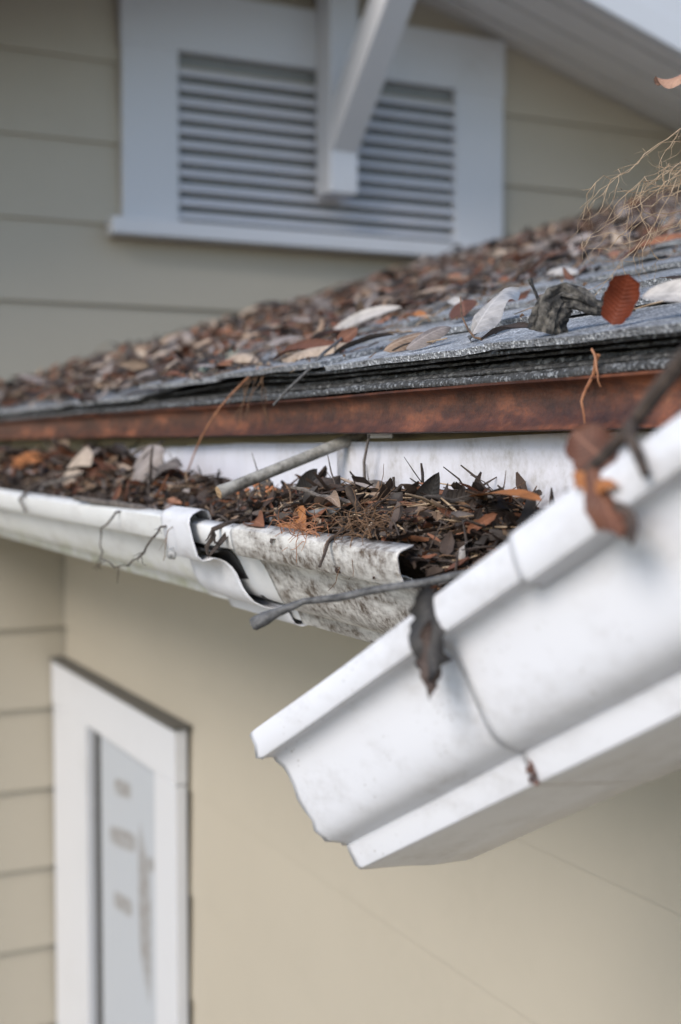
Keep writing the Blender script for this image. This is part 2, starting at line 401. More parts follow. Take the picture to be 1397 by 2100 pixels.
# knee bracket in front of the vent
br = bpy.data.objects.new('knee_bracket', None); link(br, house, (GX, YW - .1, .76))
by0, by1 = YW - .155, YW - .05
mk('post', MB().box(GX - .048, GX + .048, by0, by1, .775, GZ - .05), M['trim'], br, bevel=.005)
zb = .775 + .125
v = []
for x in (GX - .046, GX + .046):
    v += [(x, by0 - .001, zb), (x, by0 - .001, zb + .14), (x, YW - .56, zb + .545), (x, YW - .56, zb + .405)]
mk('brace', MB().add(v, [(0, 1, 2, 3), (7, 6, 5, 4), (0, 4, 5, 1), (1, 5, 6, 2), (2, 6, 7, 3), (3, 7, 4, 0)]), M['trim'], br, bevel=.005)
mk('outrigger', MB().box(GX - .05, GX + .05, YW - .62, by1, GZ - .11, GZ - .012), M['trim'], br, bevel=.005)

# upper gable roof: soffit boards, bargeboards, roof slab
up_roof = bpy.data.objects.new('gable_roof', None); link(up_roof, house, (GX, YW, GZ))
YO = YW - .52
for s in (-1, 1):
    L = 2.75
    gp = lambda d, off: (GX + s * d, GZ - GS * d + off)
    nb = 4; w = (YW + .3 - YO) / 6
    for i in range(6):
        y0, y1 = YO + i * w + .008, YO + (i + 1) * w - .008
        a = [gp(0.004, 0), gp(L, 0), gp(L, .014), gp(0.004, .014)]
        mk('soffit_board', MB().prism(a, 'Y', y0, y1), M['soffit'], up_roof)
    mk('bargeboard', MB().prism([gp(0.002, -.045), gp(L, -.045), gp(L, .045), gp(0.002, .045)], 'Y', YO - .03, YO - .001), M['trim'], up_roof, bevel=.004)
    mk('roof_slab', MB().prism([gp(0.002, .018), gp(L + .03, .018), gp(L + .03, .135), gp(0.002, .135)], 'Y', YO + .001, YW + 2.5), M['shingle'], up_roof)
    mk('rake_trim', MB().prism([gp(0.002, .047), gp(L + .02, .047), gp(L + .02, .130), gp(0.002, .130)], 'Y', YO - .016, YO), M['trim'], up_roof)

# ------------------------------------------------------------------ lower roof
roof = mk('roof', MB().prism([(XE + .03, zr(XE + .03) - .016), (4.3, zr(4.3) - .016), (4.3, zr(4.3) - .045), (XE + .03, zr(XE + .03) - .045)], 'Y', -1.2, YW - .018), M['shingle_edge'], house)
mk('fascia', MB().box(.642, .664, -1.2, YW - .02, -.075, .046), M['fascia'], house)
mk('eave_soffit', MB().box(.665, XD - .004, -1.2, YW - .02, -.06, -.045), M['fascia'], house)

def wob(y, s=0.0, a=.004): return a * (nz(y * 1.7, s) + .5 * nz(y * 5.3, s + 9))
# drip edge: rusted metal strip
rows = []
N = 180
for i in range(N + 1):
    y = -1.0 + (YW - .03 + 1.0) * i / N
    w = wob(y, 1, .0025); zt = .0505 + .7 * wob(y, 2, .0025); zbm = .0135 + wob(y, 3, .0022)
    rows.append([(.650, y, zt + .0015), (.606 + w, y, zt + .0012), (.5975 + w, y, zt + .0004), (.5955 + w, y, zt - .0014), (.5985 + w, y, zt - .003), (.6025 + w, y, zt - .0055),
                 (.6035 + w, y, zt - .015), (.6025 + w, y, zbm + .012), (.599 + w, y, zbm + .005), (.5935 + w, y, zbm), (.5945 + w, y, zbm - .0009)])
mk('drip_edge', MB().grid(rows), M['rust'], house, 60, solid=.0008)

# shingle layers stacked at the eave
def lift(y):  # the top layers lift and are torn near the middle of the eave
    return .010 * math.exp(-((y - 1.50) / .16) ** 2) - .012 * (1 / (1 + math.exp(-(y - 1.86) / .05)))
def eave_layer(z0, z1, xo, seed, mat, rough, lf, depth=.09, y0=-1.0, y1=YW - .03):
    rows = []; N = 1500
    for i in range(N + 1):
        y = y0 + (y1 - y0) * i / N
        e = xo + rough * (nz(y * 9, seed) + .6 * nz(y * 31, seed + 3) + .5 * nz(y * 75, seed + 5) + .25 * nz(y * 190, seed + 6))
        dz = lf * lift(y) + .0016 * nz(y * 4, seed + 7)
        a, b = z0 + dz, z1 + dz
        t = b - a
        j = .0007
        rows.append([(e + depth, y, a + .31 * depth), (e + .012, y, a + .31 * .012), (e + j * nz(y * 240, seed + 11), y, a + t * .08), (e - .0012 + 2 * j * nz(y * 310, seed), y, a + t * .35),
                     (e - .0008 + 2 * j * nz(y * 280, seed + 2), y, a + t * .7), (e + .001, y, b - t * .06), (e + .012, y, b + .31 * .012), (e + depth, y, b + .31 * depth)])
    return mk('shingle_layer', MB().grid(rows, closed=True), mat, roof, 50)
eave_layer(.0520, .0590, .5980, 1, M['shingle_edge'], .0030, 0)
eave_layer(.0592, .0635, .6025, 2, M['shingle_core'], .0065, .05)
eave_layer(.0632, .0690, .6100, 3, M['shingle_core'], .0080, .15, y1=1.52)
eave_layer(.0632, .0690, .6060, 13, M['shingle_core'], .0050, .15, y0=1.80)
eave_layer(.0694, .0726, .6040, 4, M['shingle_core'], .0075, .5)
eave_layer(.0732, .0775, .5960, 5, M['shingle_edge'], .0034, 1.0)

# individual shingle tabs, in courses
def tab_mesh(seed):
    mb = MB(); Lx, Ly, t = .175, .298, .0058
    nx, ny = 4, 9
    top = []; bot = []
    for i in range(nx):
        rt_, rb = [], []
        for j in range(ny):
            x = Lx * i / (nx - 1); y = Ly * j / (ny - 1)
            e = .0022 * nz(j * .9, seed * 3.1) + .0012 * nz(j * 2.3, seed) if i == 0 else 0
            z = .0020 * nz(j * .35 + seed, 5.0) * (1 - i / (nx - 1)) + (.0028 + .006 * max(0, nz(seed * 1.7, j * .3))) * (1 if i == 0 else .25 if i == 1 else 0)
            rt_.append((x + e, y, z + t)); rb.append((x + e + (.001 if i == 0 else 0), y, z))
        top.append(rt_); bot.append(rb)
    o = [p for r in top for p in r] + [p for r in bot for p in r]; n = nx * ny
    f = []
    for i in range(nx - 1):
        for j in range(ny - 1):
            a = i * ny + j
            f.append((a, a + ny, a + ny + 1, a + 1)); f.append((n + a, n + a + 1, n + a + ny + 1, n + a + ny))
    for j in range(ny - 1): f.append((j, j + 1, n + j + 1, n + j))
    for i in range(nx - 1):
        f.append((i * ny, n + i * ny, n + (i + 1) * ny, (i + 1) * ny)); a = i * ny + ny - 1
        f.append((a, a + ny, n + a + ny, n + a))
    mb.add(o, f)
    return make_mesh('shingle', mb, M['shingle'], 40)
TABS = [tab_mesh(i) for i in range(10)]
sa = math.atan(SL); ns = 0
for c in range(23):
    xb = .590 + c * .130 * math.cos(sa)
    off = (c % 2) * .15 + random.uniform(-.02, .02)
    for j in range(-2, 14):
        y = .02 + j * .303 + off
        if y > YW - .32 or y + .3 < xb * 1.12 - .75: continue
        if ns >= 285: break
        o = bpy.data.objects.new('shingle', random.choice(TABS))
        lz = lift(y + .15) if c == 0 else 0
        link(o, roof, (xb + random.uniform(-.002, .002), y, zr(xb) - .0085 + lz * .9 + random.uniform(-.0006, .0006)))
        o.rotation_euler = (random.uniform(-.003, .003), -(sa - .026), random.uniform(-.006, .006)); ns += 1

# ------------------------------------------------------------------ gutters
OG = [(.03, -.0045), (.07, -.0075), (.12, -.0088), (.19, -.0086), (.27, -.0066), (.36, -.0032), (.46, .0008), (.56, .0045), (.65, .0074), (.73, .0090), (.80, .0092), (.86, .0078), (.91, .0056), (.95, .0032), (.98, .0013)]
def profile(S=1.0, lip=.0215, grow=0.0, front_only=False):
    """outside of a K-style gutter from the back bottom, round the front, to the folded lip; (outward, up) from the top of the back"""
    lt = (.1428, -.0015); lb = (.1432, -lip); st = (.0953, -.0943); sb = (.0921, -.1125)
    P = [(0.0, -.121), (.03, -.119), (.06, -.116), (.0885, -.1132), (.0915, -.1128), sb, (.0928, -.110), (.0945, -.0985), (.0955, -.0952), st]
    d = (st[0] - lb[0], st[1] - lb[1])
    ln = math.hypot(*d); nn = (-d[1] / ln, d[0] / ln)
    for t, off in reversed(OG): P.append((lb[0] + d[0] * t + nn[0] * off, lb[1] + d[1] * t + nn[1] * off))
    P += [(lb[0] - .0025, lb[1] - .0004), (lb[0] - .0006, lb[1]), (lb[0], lb[1] + .0012), (lb[0] + .0006, lb[1] * .55), (lt[0] + .0004, lt[1] - .0016), (lt[0] - .0002, lt[1] - .0003), (lt[0] - .0016, lt[1] + .0002),
          (lt[0] - .012, lt[1] + .001), (lt[0] - .0145, lt[1] - .0006), (lt[0] - .0155, lt[1] - .004), (lt[0] - .0155, lt[1] - .013)]
    out = []
    for i, (u, v) in enumerate(P):
        a = P[max(0, i - 1)]; b = P[min(len(P) - 1, i + 1)]
        tx, ty = b[0] - a[0], b[1] - a[1]; q = math.hypot(tx, ty) or 1
        nx_, ny_ = ty / q, -tx / q
        out.append((u * S + nx_ * grow, v * S + ny_ * grow))
    return out
class Far:
    """gutter along the eave, rolled outwards"""
    def __init__(s, x0, z0, roll): s.x0, s.z0, s.c, s.s = x0, z0, math.cos(R(roll)), math.sin(R(roll))
    def at(s, u, v, y): return (s.x0 - u * s.c - v * s.s, y, s.z0 - u * s.s + v * s.c)
def gsheet(name, fr, P, ya, yb, mat, parent, n=60, wav=.0012, seed=0, solid=.0011, edge=.0):
    """ya, yb: start and end along the eave as functions of the profile fraction"""
    rows = []
    for i in range(n + 1):
        t = i / n; row = []
        for j, (u, v) in enumerate(P):
            q = j / (len(P) - 1); y = ya(q) * (1 - t) + yb(q) * t
            if edge and t < .02: y += edge * nz(j * .9, seed)
            w = wav * nz(y * 6, j * .22, seed)
            row.append(fr.at(u + w, v + w * .5, y))
        rows.append(row)
    return mk(name, MB().grid(rows), mat, parent, 38, solid=solid)

ga = empty('gutter', (.55, 2.4, -.2), 'white gutter along the eave, tipped outwards and full of dead leaves', 'gutter')
FA = Far(.620, -.033, 16.7)
PA = profile(1.06, .027)
gsheet('trough', FA, PA, lambda q: 1.325, lambda q: YW - .05, M['gutter_far'], ga, 90, .002, 1)
# bright sleeve over the joint
rows = []
PS = profile(1.085, .036, .0065)
gsheet('seam_sleeve', Far(.622, -.031, 16.7), PS, lambda q: 1.205 + .10 * max(0, (q - .15) / .85) + .006 * math.sin(q * 11), lambda q: 1.382 + .008 * math.sin(q * 7), M['gutter'], ga, 16, .006, 5, .0009, .006)
def edge_y(q): return 1.205 + .10 * max(0, (q - .15) / .85)
gsheet('sleeve_gap_shade', Far(.622, -.031, 16.7), profile(1.068, .032, .0010)[3:-8], lambda q: edge_y(q * .8 + .05) - .016 - .006 * math.sin(q * 8) - .004 * nz(q * 9, 7), lambda q: 1.36, M['sleeve_shade'], ga, 14, .004, 9, .0018)  # two black bands painted in for the shaded gap between sleeve and liner
gsheet('sleeve_gap_shade', Far(.622, -.031, 16.7), profile(1.045, .030, .0)[3:-9], lambda q: edge_y(q * .8 + .05) - .028 - .008 * math.sin(q * 7 + 1) - .004 * nz(q * 11, 5), lambda q: 1.36, M['sleeve_shade'], ga, 14, .004, 11, .0020)
rv = MB()
cx, cy, cz = .4610, 1.318, -.113
rr = [(.0, .0042), (.0028, .0040), (.0042, .0026), (.0046, .0)]
rings = []
for (r_, h) in [(.0008, .0040), (.0034, .0046), (.0056, .0030), (.0068, -.003)]:
    rings.append([(cx - h, cy + math.cos(a) * r_ * random.uniform(.85, 1.15), cz + math.sin(a) * r_) for a in [2 * math.pi * k / 14 for k in range(14)]])
rv.grid(rings, closed=True)
mk('rivet', rv, M['rivet'], ga, 60)
# inner length that bridges the joint, clean stretch and mud-stained stretch
FB = Far(.618, -.043, 15)
gsheet('joint_liner', FB, profile(1.0, .022)[:-3], lambda q: .875 + .004 * nz(q * 12, 1), lambda q: 1.46, M['gutter_mid'], ga, 40, .0012, 3)
gsheet('stained_liner', FB, profile(1.0, .0245, .0028)[:-3], lambda q: .858 + .010 * nz(q * 7, 3), lambda q: 1.182 + .012 * math.sin(q * 9), M['gutter_dirty'], ga, 40, .0016, 4, .0013, .003)
# back panels
def back_top(y): return .0105 - .0065 * sstep(.78, 1.15, y) - .026 * max(0, min(1, (y - 1.5) / 1.3)) + .0012 * nz(y * 4, 3)
def back_panel(y0, y1, dx, seed, mat=M['gutter_back']):
    rows = []; n = 40
    for i in range(n + 1):
        y = y0 + (y1 - y0) * i / n; zt = back_top(y)
        rows.append([(.6215 + dx + .002 * nz(y * 7, j * .5, seed) + .0015 * (1 - abs(j - 4) / 4), y, zt - .150 * j / 8) for j in range(9)] )
    return mk('back_panel', MB().grid(rows), mat, ga, 60, solid=.0011)
back_panel(1.12, YW - .05, .0, 1)
back_panel(.735, 1.24, -.0045, 2, M['gutter_mould'])
# hanger tab on the back edge
mk('hanger_tab', MB().box(.6155, .6172, 1.118, 1.168, .008, .0165), M['gutter'], ga)

# fallen length: drops away from the eave
W3 = Vector((0.09724588, -0.87181586, 0.48008368)); U3 = Vector((-0.9946547, -0.10195857, 0.01632419)); V3 = Vector((-0.03471696, 0.47910495, 0.87707079))
P3 = Vector((.5113, .8860, -.2051))
class Fallen:
    def at(s, u, v, t): return tuple(P3 + U3 * u + V3 * v + W3 * t)
FC = Fallen()
gf = empty('fallen_gutter', P3 + V3 * -.12, 'bright white broken-off gutter length hanging diagonally below the eave, ogee face outwards', 'gutter')
def seam(q, a, b): return a + (b - a) * q
PC = profile(1.0, .0215)
def cut(q): return .010 - .024 * q + .006 * nz(q * 14, 2) + random.Random(int(q * 997)).uniform(-.0028, .0028)
gsheet('lower_length', FC, PC, cut, lambda q: .36, M['gutter'], gf, 60, .0012, 6, .0012)
gsheet('upper_length', FC, profile(1.0, .0220, .0010), lambda q: .2165 + .012 * q + .0012 * nz(q * 9, 5), lambda q: .60, M['gutter'], gf, 50, .0012, 6, .0009)
def bp(t0, t1, du, nm):
    rows = []
    for i in range(25):
        t = t0 + (t1 - t0) * i / 24
        rows.append([FC.at(-.0006 + du + .0012 * nz(t * 9, j), -.121 * j / 6, t) for j in range(7)])
    mk('back_panel', MB().grid(rows), M['gutter_back'], gf, 60, solid=.0011)
bp(.004, .36, 0, 'a'); bp(.225, .60, -.003, 'b')
# short lip sleeve higher up
LS = [(u, v) for (u, v) in profile(1.0, .0238, .0030)][-14:]
gsheet('lip_sleeve', FC, LS, lambda q: .318 + .004 * q, lambda q: .392, M['gutter'], gf, 12, .0008, 8, .0014)
# rust bead at the lower corner of the seam
rb = MB()
for k in range(7):
    c0 = Vector(FC.at(.0945 + random.uniform(-.001, .003), -.113 + .006 * k / 3 - .002, .222 + random.uniform(-.002, .004)))
    rb.tube([c0, c0 + Vector((0, .002, .0035))], [.0016, .0009], 6, .2)
mk('rust_bead', rb, M['rust'], gf, 60)

# gutter spike with its ferrule tube
sp = empty('gutter_spike', (.58, 1.27, -.02), 'long grey metal gutter spike with brown cut end leaning out from the rusty drip edge', 'spike')
A, B = Vector((.637, 1.213, .0135)), Vector((.475, 1.216, -.0457))
ax = (B - A).normalized()
pts = [A + (B - A) * t for t in (0, .03, .12, .3, .5, .7, .86, .93, .955, .98, 1.0)]
mk('ferrule', MB().tube(pts, [.0058, .0060, .0061, .0061, .0061, .0061, .0061, .0062, .0067, .0070, .0066], 20, .015), M['ferrule'], sp, 50)
mk('head', MB().tube([B - ax * .0005, B + ax * .0008, B + ax * .0012], [.0062, .0061, .0040], 18, .05), M['ferrule_end'], sp, 40)
mk('shank', MB().tube([A - ax * .012 + Vector((.004, -.006, .001)), A + ax * .004], [.0032, .0036], 10, .05), M['bark_dark'], sp, 40)

# ------------------------------------------------------------------ leaves
def leaf_geo(L, Wd, bend=.6, cup=.5, twist=.3, wave=.0, asym=0.0, nx=10, ny=4, petiole=.0, seed=0, blunt=.8, ragged=0.0, pos=.45):
    """leaf along +x, upper face +z; returns verts, faces, uv"""
    rnd = random.Random(seed)
    V, Fc, UV = [], [], []
    cx, cz, th = 0.0, 0.0, -bend * .5
    ds = L / nx
    for i in range(nx + 1):
        s = i / nx
        e = math.log(.5) / math.log(pos)
        w = Wd * .5 * max(0.0, math.sin(math.pi * min(1, s ** e))) ** blunt + (.0004 if 0 < i < nx else .0002)
        tw = twist * (s - .4)
        tx, tz = math.cos(th), math.sin(th); nxv, nzv = -tz, tx
        for j in range(ny + 1):
            v = 2 * j / ny - 1
            wv = w * (1 + ragged * rnd.uniform(-.5, .3)) if abs(v) == 1 else w
            a = cup * abs(v)
            if abs(cup) > 1e-4: lat, nor = wv * math.sin(cup * v) / cup, wv * (1 - math.cos(cup * v)) / cup
            else: lat, nor = wv * v, 0
            nor += wave * .4 * L * math.sin(s * 11 + seed + v) * v * v
            lat2 = lat * math.cos(tw) - nor * math.sin(tw); nor2 = lat * math.sin(tw) + nor * math.cos(tw)
            V.append((cx + nxv * nor2, lat2 + asym * L * (s - s * s), cz + nzv * nor2)); UV.append((s, .5 + .5 * v))
        th += bend / nx * (1 + .6 * math.sin(seed * 1.3 + s * 5))
        cx += tx * ds; cz += tz * ds
    c = ny + 1
    Fc = [(i * c + j, (i + 1) * c + j, (i + 1) * c + j + 1, i * c + j + 1) for i in range(nx) for j in range(ny)]
    if petiole:
        o = len(V); r = .0007
        pp = []
        for i in range(4):
            t = i / 3
            x = -petiole * t + .002; z = V[ny // 2][2] + .25 * petiole * t * t * (1 if seed % 2 else -.4); y = .2 * petiole * t * t
            for k in range(3):
                an = 2 * math.pi * k / 3
                V.append((x, y + r * math.cos(an), z + r * math.sin(an))); UV.append((.0, .5))
        for i in range(3):
            for k in range(3): Fc.append((o + i * 3 + k, o + i * 3 + (k + 1) % 3, o + (i + 1) * 3 + (k + 1) % 3, o + (i + 1) * 3 + k))
    return V, Fc, UV
def leaf_mesh(mat, **kw):
    V, Fc, UV = leaf_geo(**kw); mb = MB(); mb.add(V, Fc); mb.uv = UV
    me = make_mesh('leaf', mb, mat, 180); return me
def basis(d, up):
    d = Vector(d).normalized(); up = Vector(up); y = up.cross(d).normalized(); z = d.cross(y).normalized()
    return Matrix((d, y, z)).transposed()
def put(name, me, p, d, up, label, cat, group=None, s=1.0):
    o = bpy.data.objects.new(name, me); link(o, None, p)
    o.rotation_euler = basis(d, up).to_euler(); o.scale = (s, s, s)
    return tag(o, label, cat, group)
RN = Vector((-SL, 0, 1)).normalized()     # roof normal

def hero(p, q, Wd, mat, label, up=(0, 0, 1), grow=1.0, **kw):
    """a leaf whose base is at p and tip towards q"""
    p, q = Vector(p), Vector(q); kw.setdefault('seed', random.randint(0, 99))
    me = leaf_mesh(M[mat], L=(q - p).length * grow, Wd=Wd, nx=16, ny=6, **kw)
    return put('leaf', me, p, q - p, up, label, 'leaf')

# --- leaves that can be told apart on the roof
hero((.628, .998, .094), (.752, 1.094, .140), .030, 'leaf_silver', 'pale wavy curled leaf beside a long bent leaf stalk on the shingles', up=(-.62, -.30, .75), bend=-.6, cup=-.9, twist=.7, wave=.07, seed=3, blunt=.55, ragged=.15)
hero((.612, .955, .090), (.630, .900, .097), .014, 'leaf_dark', 'small dark shrivelled leaf at the end of a long bent stalk', up=RN, bend=-.4, cup=1.2, twist=.6, seed=4, wave=.04)
st = MB().tube([(.668, 1.078, .142), (.655, 1.055, .122), (.640, 1.02, .106), (.625, .985, .095), (.612, .953, .091)], [.0006, .0008, .0009, .0010, .0013], 7, .08)
tag(mk('leaf_stalk', st, M['fibre_dark'], None, 60), 'long thin bent leaf stalk rising off the shingles', 'stalk')
hero((.600, .762, .087), (.604, .748, .122), .027, 'leaf_red', 'upright bright red-brown leaf standing on the roof edge', up=(-.75, -.66, .1), bend=.45, cup=.85, twist=.35, seed=5, blunt=.22, pos=.58, ragged=.18, wave=.05)
hero((.612, .745, .106), (.640, .655, .098), .026, 'leaf_silver', 'smooth silvery grey leaf lying against the upright red leaf', up=(-.7, -.3, .7), bend=-.3, cup=.6, twist=.2, seed=6, blunt=.6)
hero((.655, .84, .104), (.622, .78, .112), .014, 'leaf_tan', 'narrow folded tan leaf between the charred chunk and the red leaf', up=RN, bend=-.4, cup=1.1, twist=.4, seed=61)
hero((.770, 1.235, .142), (.800, 1.290, .168), .034, 'leaf_rust', 'broad matt brown leaf lying flat against a shingle butt', up=(-.8, -.5, .6), bend=.3, cup=.2, twist=.2, seed=7, blunt=.5)
hero((.812, 1.262, .153), (.905, 1.300, .196), .020, 'leaf_rust', 'pointed brown leaf with tip curving up from the bare shingles', up=(-.7, -.7, .6), bend=.7, cup=.4, twist=.4, seed=8)
hero((.855, 1.44, .168), (.815, 1.30, .158), .020, 'leaf_silver', 'narrow whitish leaf touching a rusty leaf below a shingle butt', up=RN, bend=-.5, cup=.7, seed=9, twist=.3)
hero((.834, 1.48, .162), (.820, 1.40, .160), .018, 'leaf_orange', 'small rusty leaf at the end of a narrow whitish leaf', up=RN, bend=-.4, cup=.8, seed=10)
hero((.610, 1.125, .092), (.672, 1.115, .112), .026, 'leaf_tan', 'ribbed pinkish tan leaf arched like a shell on the roof edge', up=(-.6, -.5, .8), bend=-.9, cup=-.9, seed=11, twist=.2, blunt=.6)
hero((.607, 1.075, .090), (.655, 1.07, .106), .022, 'leaf_grey', 'arched pale grey leaf in front of a ribbed shell-like leaf', up=(-.6, -.5, .8), bend=-1.0, cup=-.7, seed=12, blunt=.6)
hero((.775, 1.59, .146), (.860, 1.53, .180), .026, 'leaf_silver', 'long whitish leaf lying in the litter near the roof edge', up=(-.6, -.4, .8), bend=-.4, cup=.5, seed=13)
hero((.640, 1.62, .108), (.655, 1.535, .108), .030, 'leaf_tan', 'rounded pinkish leaf arched over the torn shingle edge', up=(-.4, -.2, .9), bend=-.9, cup=-.8, seed=14, blunt=.55)
hero((.640, 1.46, .102), (.680, 1.34, .118), .024, 'leaf_rust', 'long brown folded leaf lying along the shingle edge beside the grey twig', up=(-.5, -.3, .8), bend=-.5, cup=1.1, seed=15, twist=.4)
hero((.625, 1.40, .099), (.645, 1.26, .106), .026, 'leaf_tan', 'broad yellowish curled leaf under the grey twig on the edge', up=(-.5, -.3, .8), bend=-.4, cup=-.7, seed=16, wave=.03)
hero((.632, 1.28, .098), (.655, 1.18, .108), .016, 'leaf_dark', 'thin dark brown stick-like rolled leaf along the shingle edge', up=RN, bend=-.3, cup=1.6, seed=17)
hero((.612, 1.99, .085), (.620, 1.83, .100), .040, 'leaf_grey', 'big pale flaky leaf on the sagging shingle edge', up=(-.5, -.3, .85), bend=-.4, cup=-.6, seed=18, wave=.03, blunt=.5)
hero((1.08, 1.36, .238), (1.13, 1.24, .262), .026, 'leaf_rust', 'glossy dark red curled leaf above the bare shingle courses', up=RN, bend=-.8, cup=-1.0, seed=19, wave=.03)
hero((1.07, 1.50, .236), (1.03, 1.38, .226), .030, 'leaf_silver', 'pale shiny leaf below the tips of the dry roots', up=RN, bend=-.5, cup=-.7, seed=20)
hero((.715, .86, .124), (.735, .80, .136), .026, 'leaf_silver', 'small bright white leaf just behind the upright red leaf', up=RN, bend=-.5, cup=-.6, seed=21)
# charred wood chunk
def chunk():
    mb = MB()
    path = [Vector(p) for p in ((.600, .842, .088), (.600, .839, .098), (.602, .836, .108), (.607, .832, .115), (.616, .824, .1120), (.626, .816, .105), (.638, .807, .103), (.650, .798, .104))]
    rad = [(.0135, .007), (.0125, .0075), (.0130, .008), (.0120, .008), (.0075, .0055), (.0045, .0035), (.0038, .003), (.002, .002)]
    rows = []; K = 40
    for i in range(len(path) * 3 - 2):
        f = i / 3; k = min(int(f), len(path) - 2); fr = f - k
        p = path[k].lerp(path[k + 1], fr); d = (path[k + 1] - path[k]).normalized(); a = d.cross(Vector((.6, .7, .1))).normalized(); b = a.cross(d)
        ra = rad[k][0] * (1 - fr) + rad[k + 1][0] * fr; rb_ = rad[k][1] * (1 - fr) + rad[k + 1][1] * fr
        row = []
        for q in range(K):
            t = 2 * math.pi * q / K
            g_ = 1 + .45 * nz(math.cos(t) * 2.2, math.sin(t) * 2.2, f * .5) + .40 * nz(math.cos(t) * 6, math.sin(t) * 6, f * .35 + 5) + .22 * nz(math.cos(t) * 9, math.sin(t) * 9, f * 3)
            row.append(tuple(p + a * math.cos(t) * ra * g_ + b * math.sin(t) * rb_ * g_))
        rows.append(row)
    mb.grid(rows, closed=True)
    return tag(mk('wood_chunk', mb, M['char'], None, 35), 'charred black and grey chunk of bark standing on the roof edge', 'wood')
chunk()
tag(mk('twig', MB().tube([(.601, .852, .110), (.598, .858, .124), (.597, .861, .130)], [.0016, .0013, .0022], 7, .15), M['char'], None, 60), 'tiny black stub sticking up at the top of the charred chunk', 'twig')
# twig that hangs over the edge
tw = [(.70, 1.375, .137), (.65, 1.298, .1165), (.612, 1.262, .0985), (.588, 1.245, .080), (.575, 1.270, .060), (.568, 1.293, .044)]
tag(mk('twig', MB().tube(tw, [.0014, .0016, .0018, .0018, .0017, .0013], 8, .12), M['bark_slate'], None, 60), 'thin grey twig slanting down over the shingle edge towards the drip edge', 'twig')
hero((.650, 1.305, .112), (.672, 1.30, .132), .018, 'leaf_rust', 'small pinkish brown leaf caught at the top of the hanging grey twig', up=(-.7, -.6, .3), bend=.4, cup=.6, seed=22)
# pine needle down to the gutter
nd = [Vector((.598, 1.405, .090)).lerp(Vector((.560, 1.555, -.052)), t) + Vector((-.012 * math.sin(t * 3.1), 0, .010 * math.sin(t * 3.1))) for t in np.linspace(0, 1, 9)]
tag(mk('pine_needle', MB().tube(nd, [.0010] * 8 + [.0005], 5), M['needle'], None, 60), 'long orange pine needle hanging from the shingle edge into the gutter', 'needle')
def fibre(p, d, n, step, r, seed, grav=.15, curl=.5, mb=None, floor=None):
    rnd = random.Random(seed); p = Vector(p); d = Vector(d).normalized(); pts = [p.copy()]
    for i in range(n):
        d = (d + Vector((rnd.gauss(0, curl), rnd.gauss(0, curl), rnd.gauss(0, curl))) * .45 + Vector((0, 0, -grav))).normalized()
        p = p + d * step
        if floor is not None and p.z < floor(p): p.z = floor(p)
        pts.append(p.copy())
    (mb or MB()).tube(pts, [r * (1 - .6 * i / n) for i in range(n + 1)], 5, .1)
    return pts
rf = MB()
for k in range(8): fibre((.594, 1.375 + .006 * k, .082), (-.3, random.uniform(-.4, .4), -.6), 9, .007, .0006, 30 + k, .3, .5, rf)
tag(mk('rootlet', rf, M['fibre_dark'], None, 60), 'wisp of fine brown rootlets dangling over the shingle edge', 'rootlet')
rf = MB(); fibre((.594, .770, .066), (-.4, .3, -.8), 10, .0055, .0016, 55, .25, .55, rf); fibre((.592, .775, .070), (-.2, -.5, -.3), 6, .005, .0012, 56, .2, .5, rf)
tag(mk('rootlet', rf, M['needle'], None, 60), 'single curly orange brown rootlet hanging in front of the drip edge', 'rootlet')

# --- leaf litter over the roof: the near ones as individuals, the rest as one mass
KINDS = [('leaf_rust', 'rust brown'), ('leaf_dark', 'dark brown'), ('leaf_tan', 'light tan'), ('leaf_grey', 'greyish')]
WGT = [.23, .36, .18, .23]
VAR = []
for i in range(9):
    VAR.append(dict(L=random.uniform(.042, .072), Wd=random.choice((.009, .013, .018, .022, .028)), bend=random.choice((-1, 1)) * random.uniform(.2, 1.3), cup=random.choice((-1, 1)) * random.uniform(.3, 1.3),
                    twist=random.uniform(-.8, .8), wave=random.uniform(0, .04), petiole=random.choice((0, .012, .02)), seed=i + 40, ragged=random.choice((0, .2, .5)), blunt=random.uniform(.6, .95)))
SIZEW = ('small', 'large')
SHAPE = [('tightly rolled ' if abs(v['cup']) > 1.0 else 'arched ' if v['bend'] < -.7 else 'upcurled ' if v['bend'] > .7 else 'ragged ' if v['ragged'] else 'flattish ') for v in VAR]
MES = {(k, i): leaf_mesh(M[KINDS[k][0]], nx=8, ny=4, **VAR[i]) for k in range(4) for i in range(9)}
GEO = [leaf_geo(nx=6, ny=2, **VAR[i]) for i in range(9)]
def pick(): return random.choices(range(4), WGT)[0]
def rand_dir(nrm, flat=.35):
    d = Vector((random.gauss(0, 1), random.gauss(0, 1), 0)); d -= nrm * d.dot(nrm); d.normalize()
    up = (nrm + Vector((random.gauss(0, flat), random.gauss(0, flat), random.gauss(0, flat)))).normalized()
    d = (d + nrm * random.gauss(0, flat * .7)).normalized()
    return d, up
def sstep(a, b, x): t = max(0, min(1, (x - a) / (b - a))); return t * t * (3 - 2 * t)
spots = []
tries = 0
while len(spots) < 7600 and tries < 90000:
    tries += 1
    y = random.uniform(.75, YW - .05); x = XE + (3.1) * random.random() ** 1.15
    if y < x * 1.12 - .55: continue
    dens = .025 + .975 * sstep(1.25, 1.95, y + .18 * (nz(x * 2.2, y * 2.2)))
    if x > 1.1: dens = max(dens, .9 * sstep(1.35, 1.8, y))
    if y < x * 1.12 + .12 and x > 1.5: dens *= .12
    if random.random() > dens: continue
    spots.append((x, y, dens))
spots.sort(key=lambda s: s[0] * .448 + s[1] * .894)
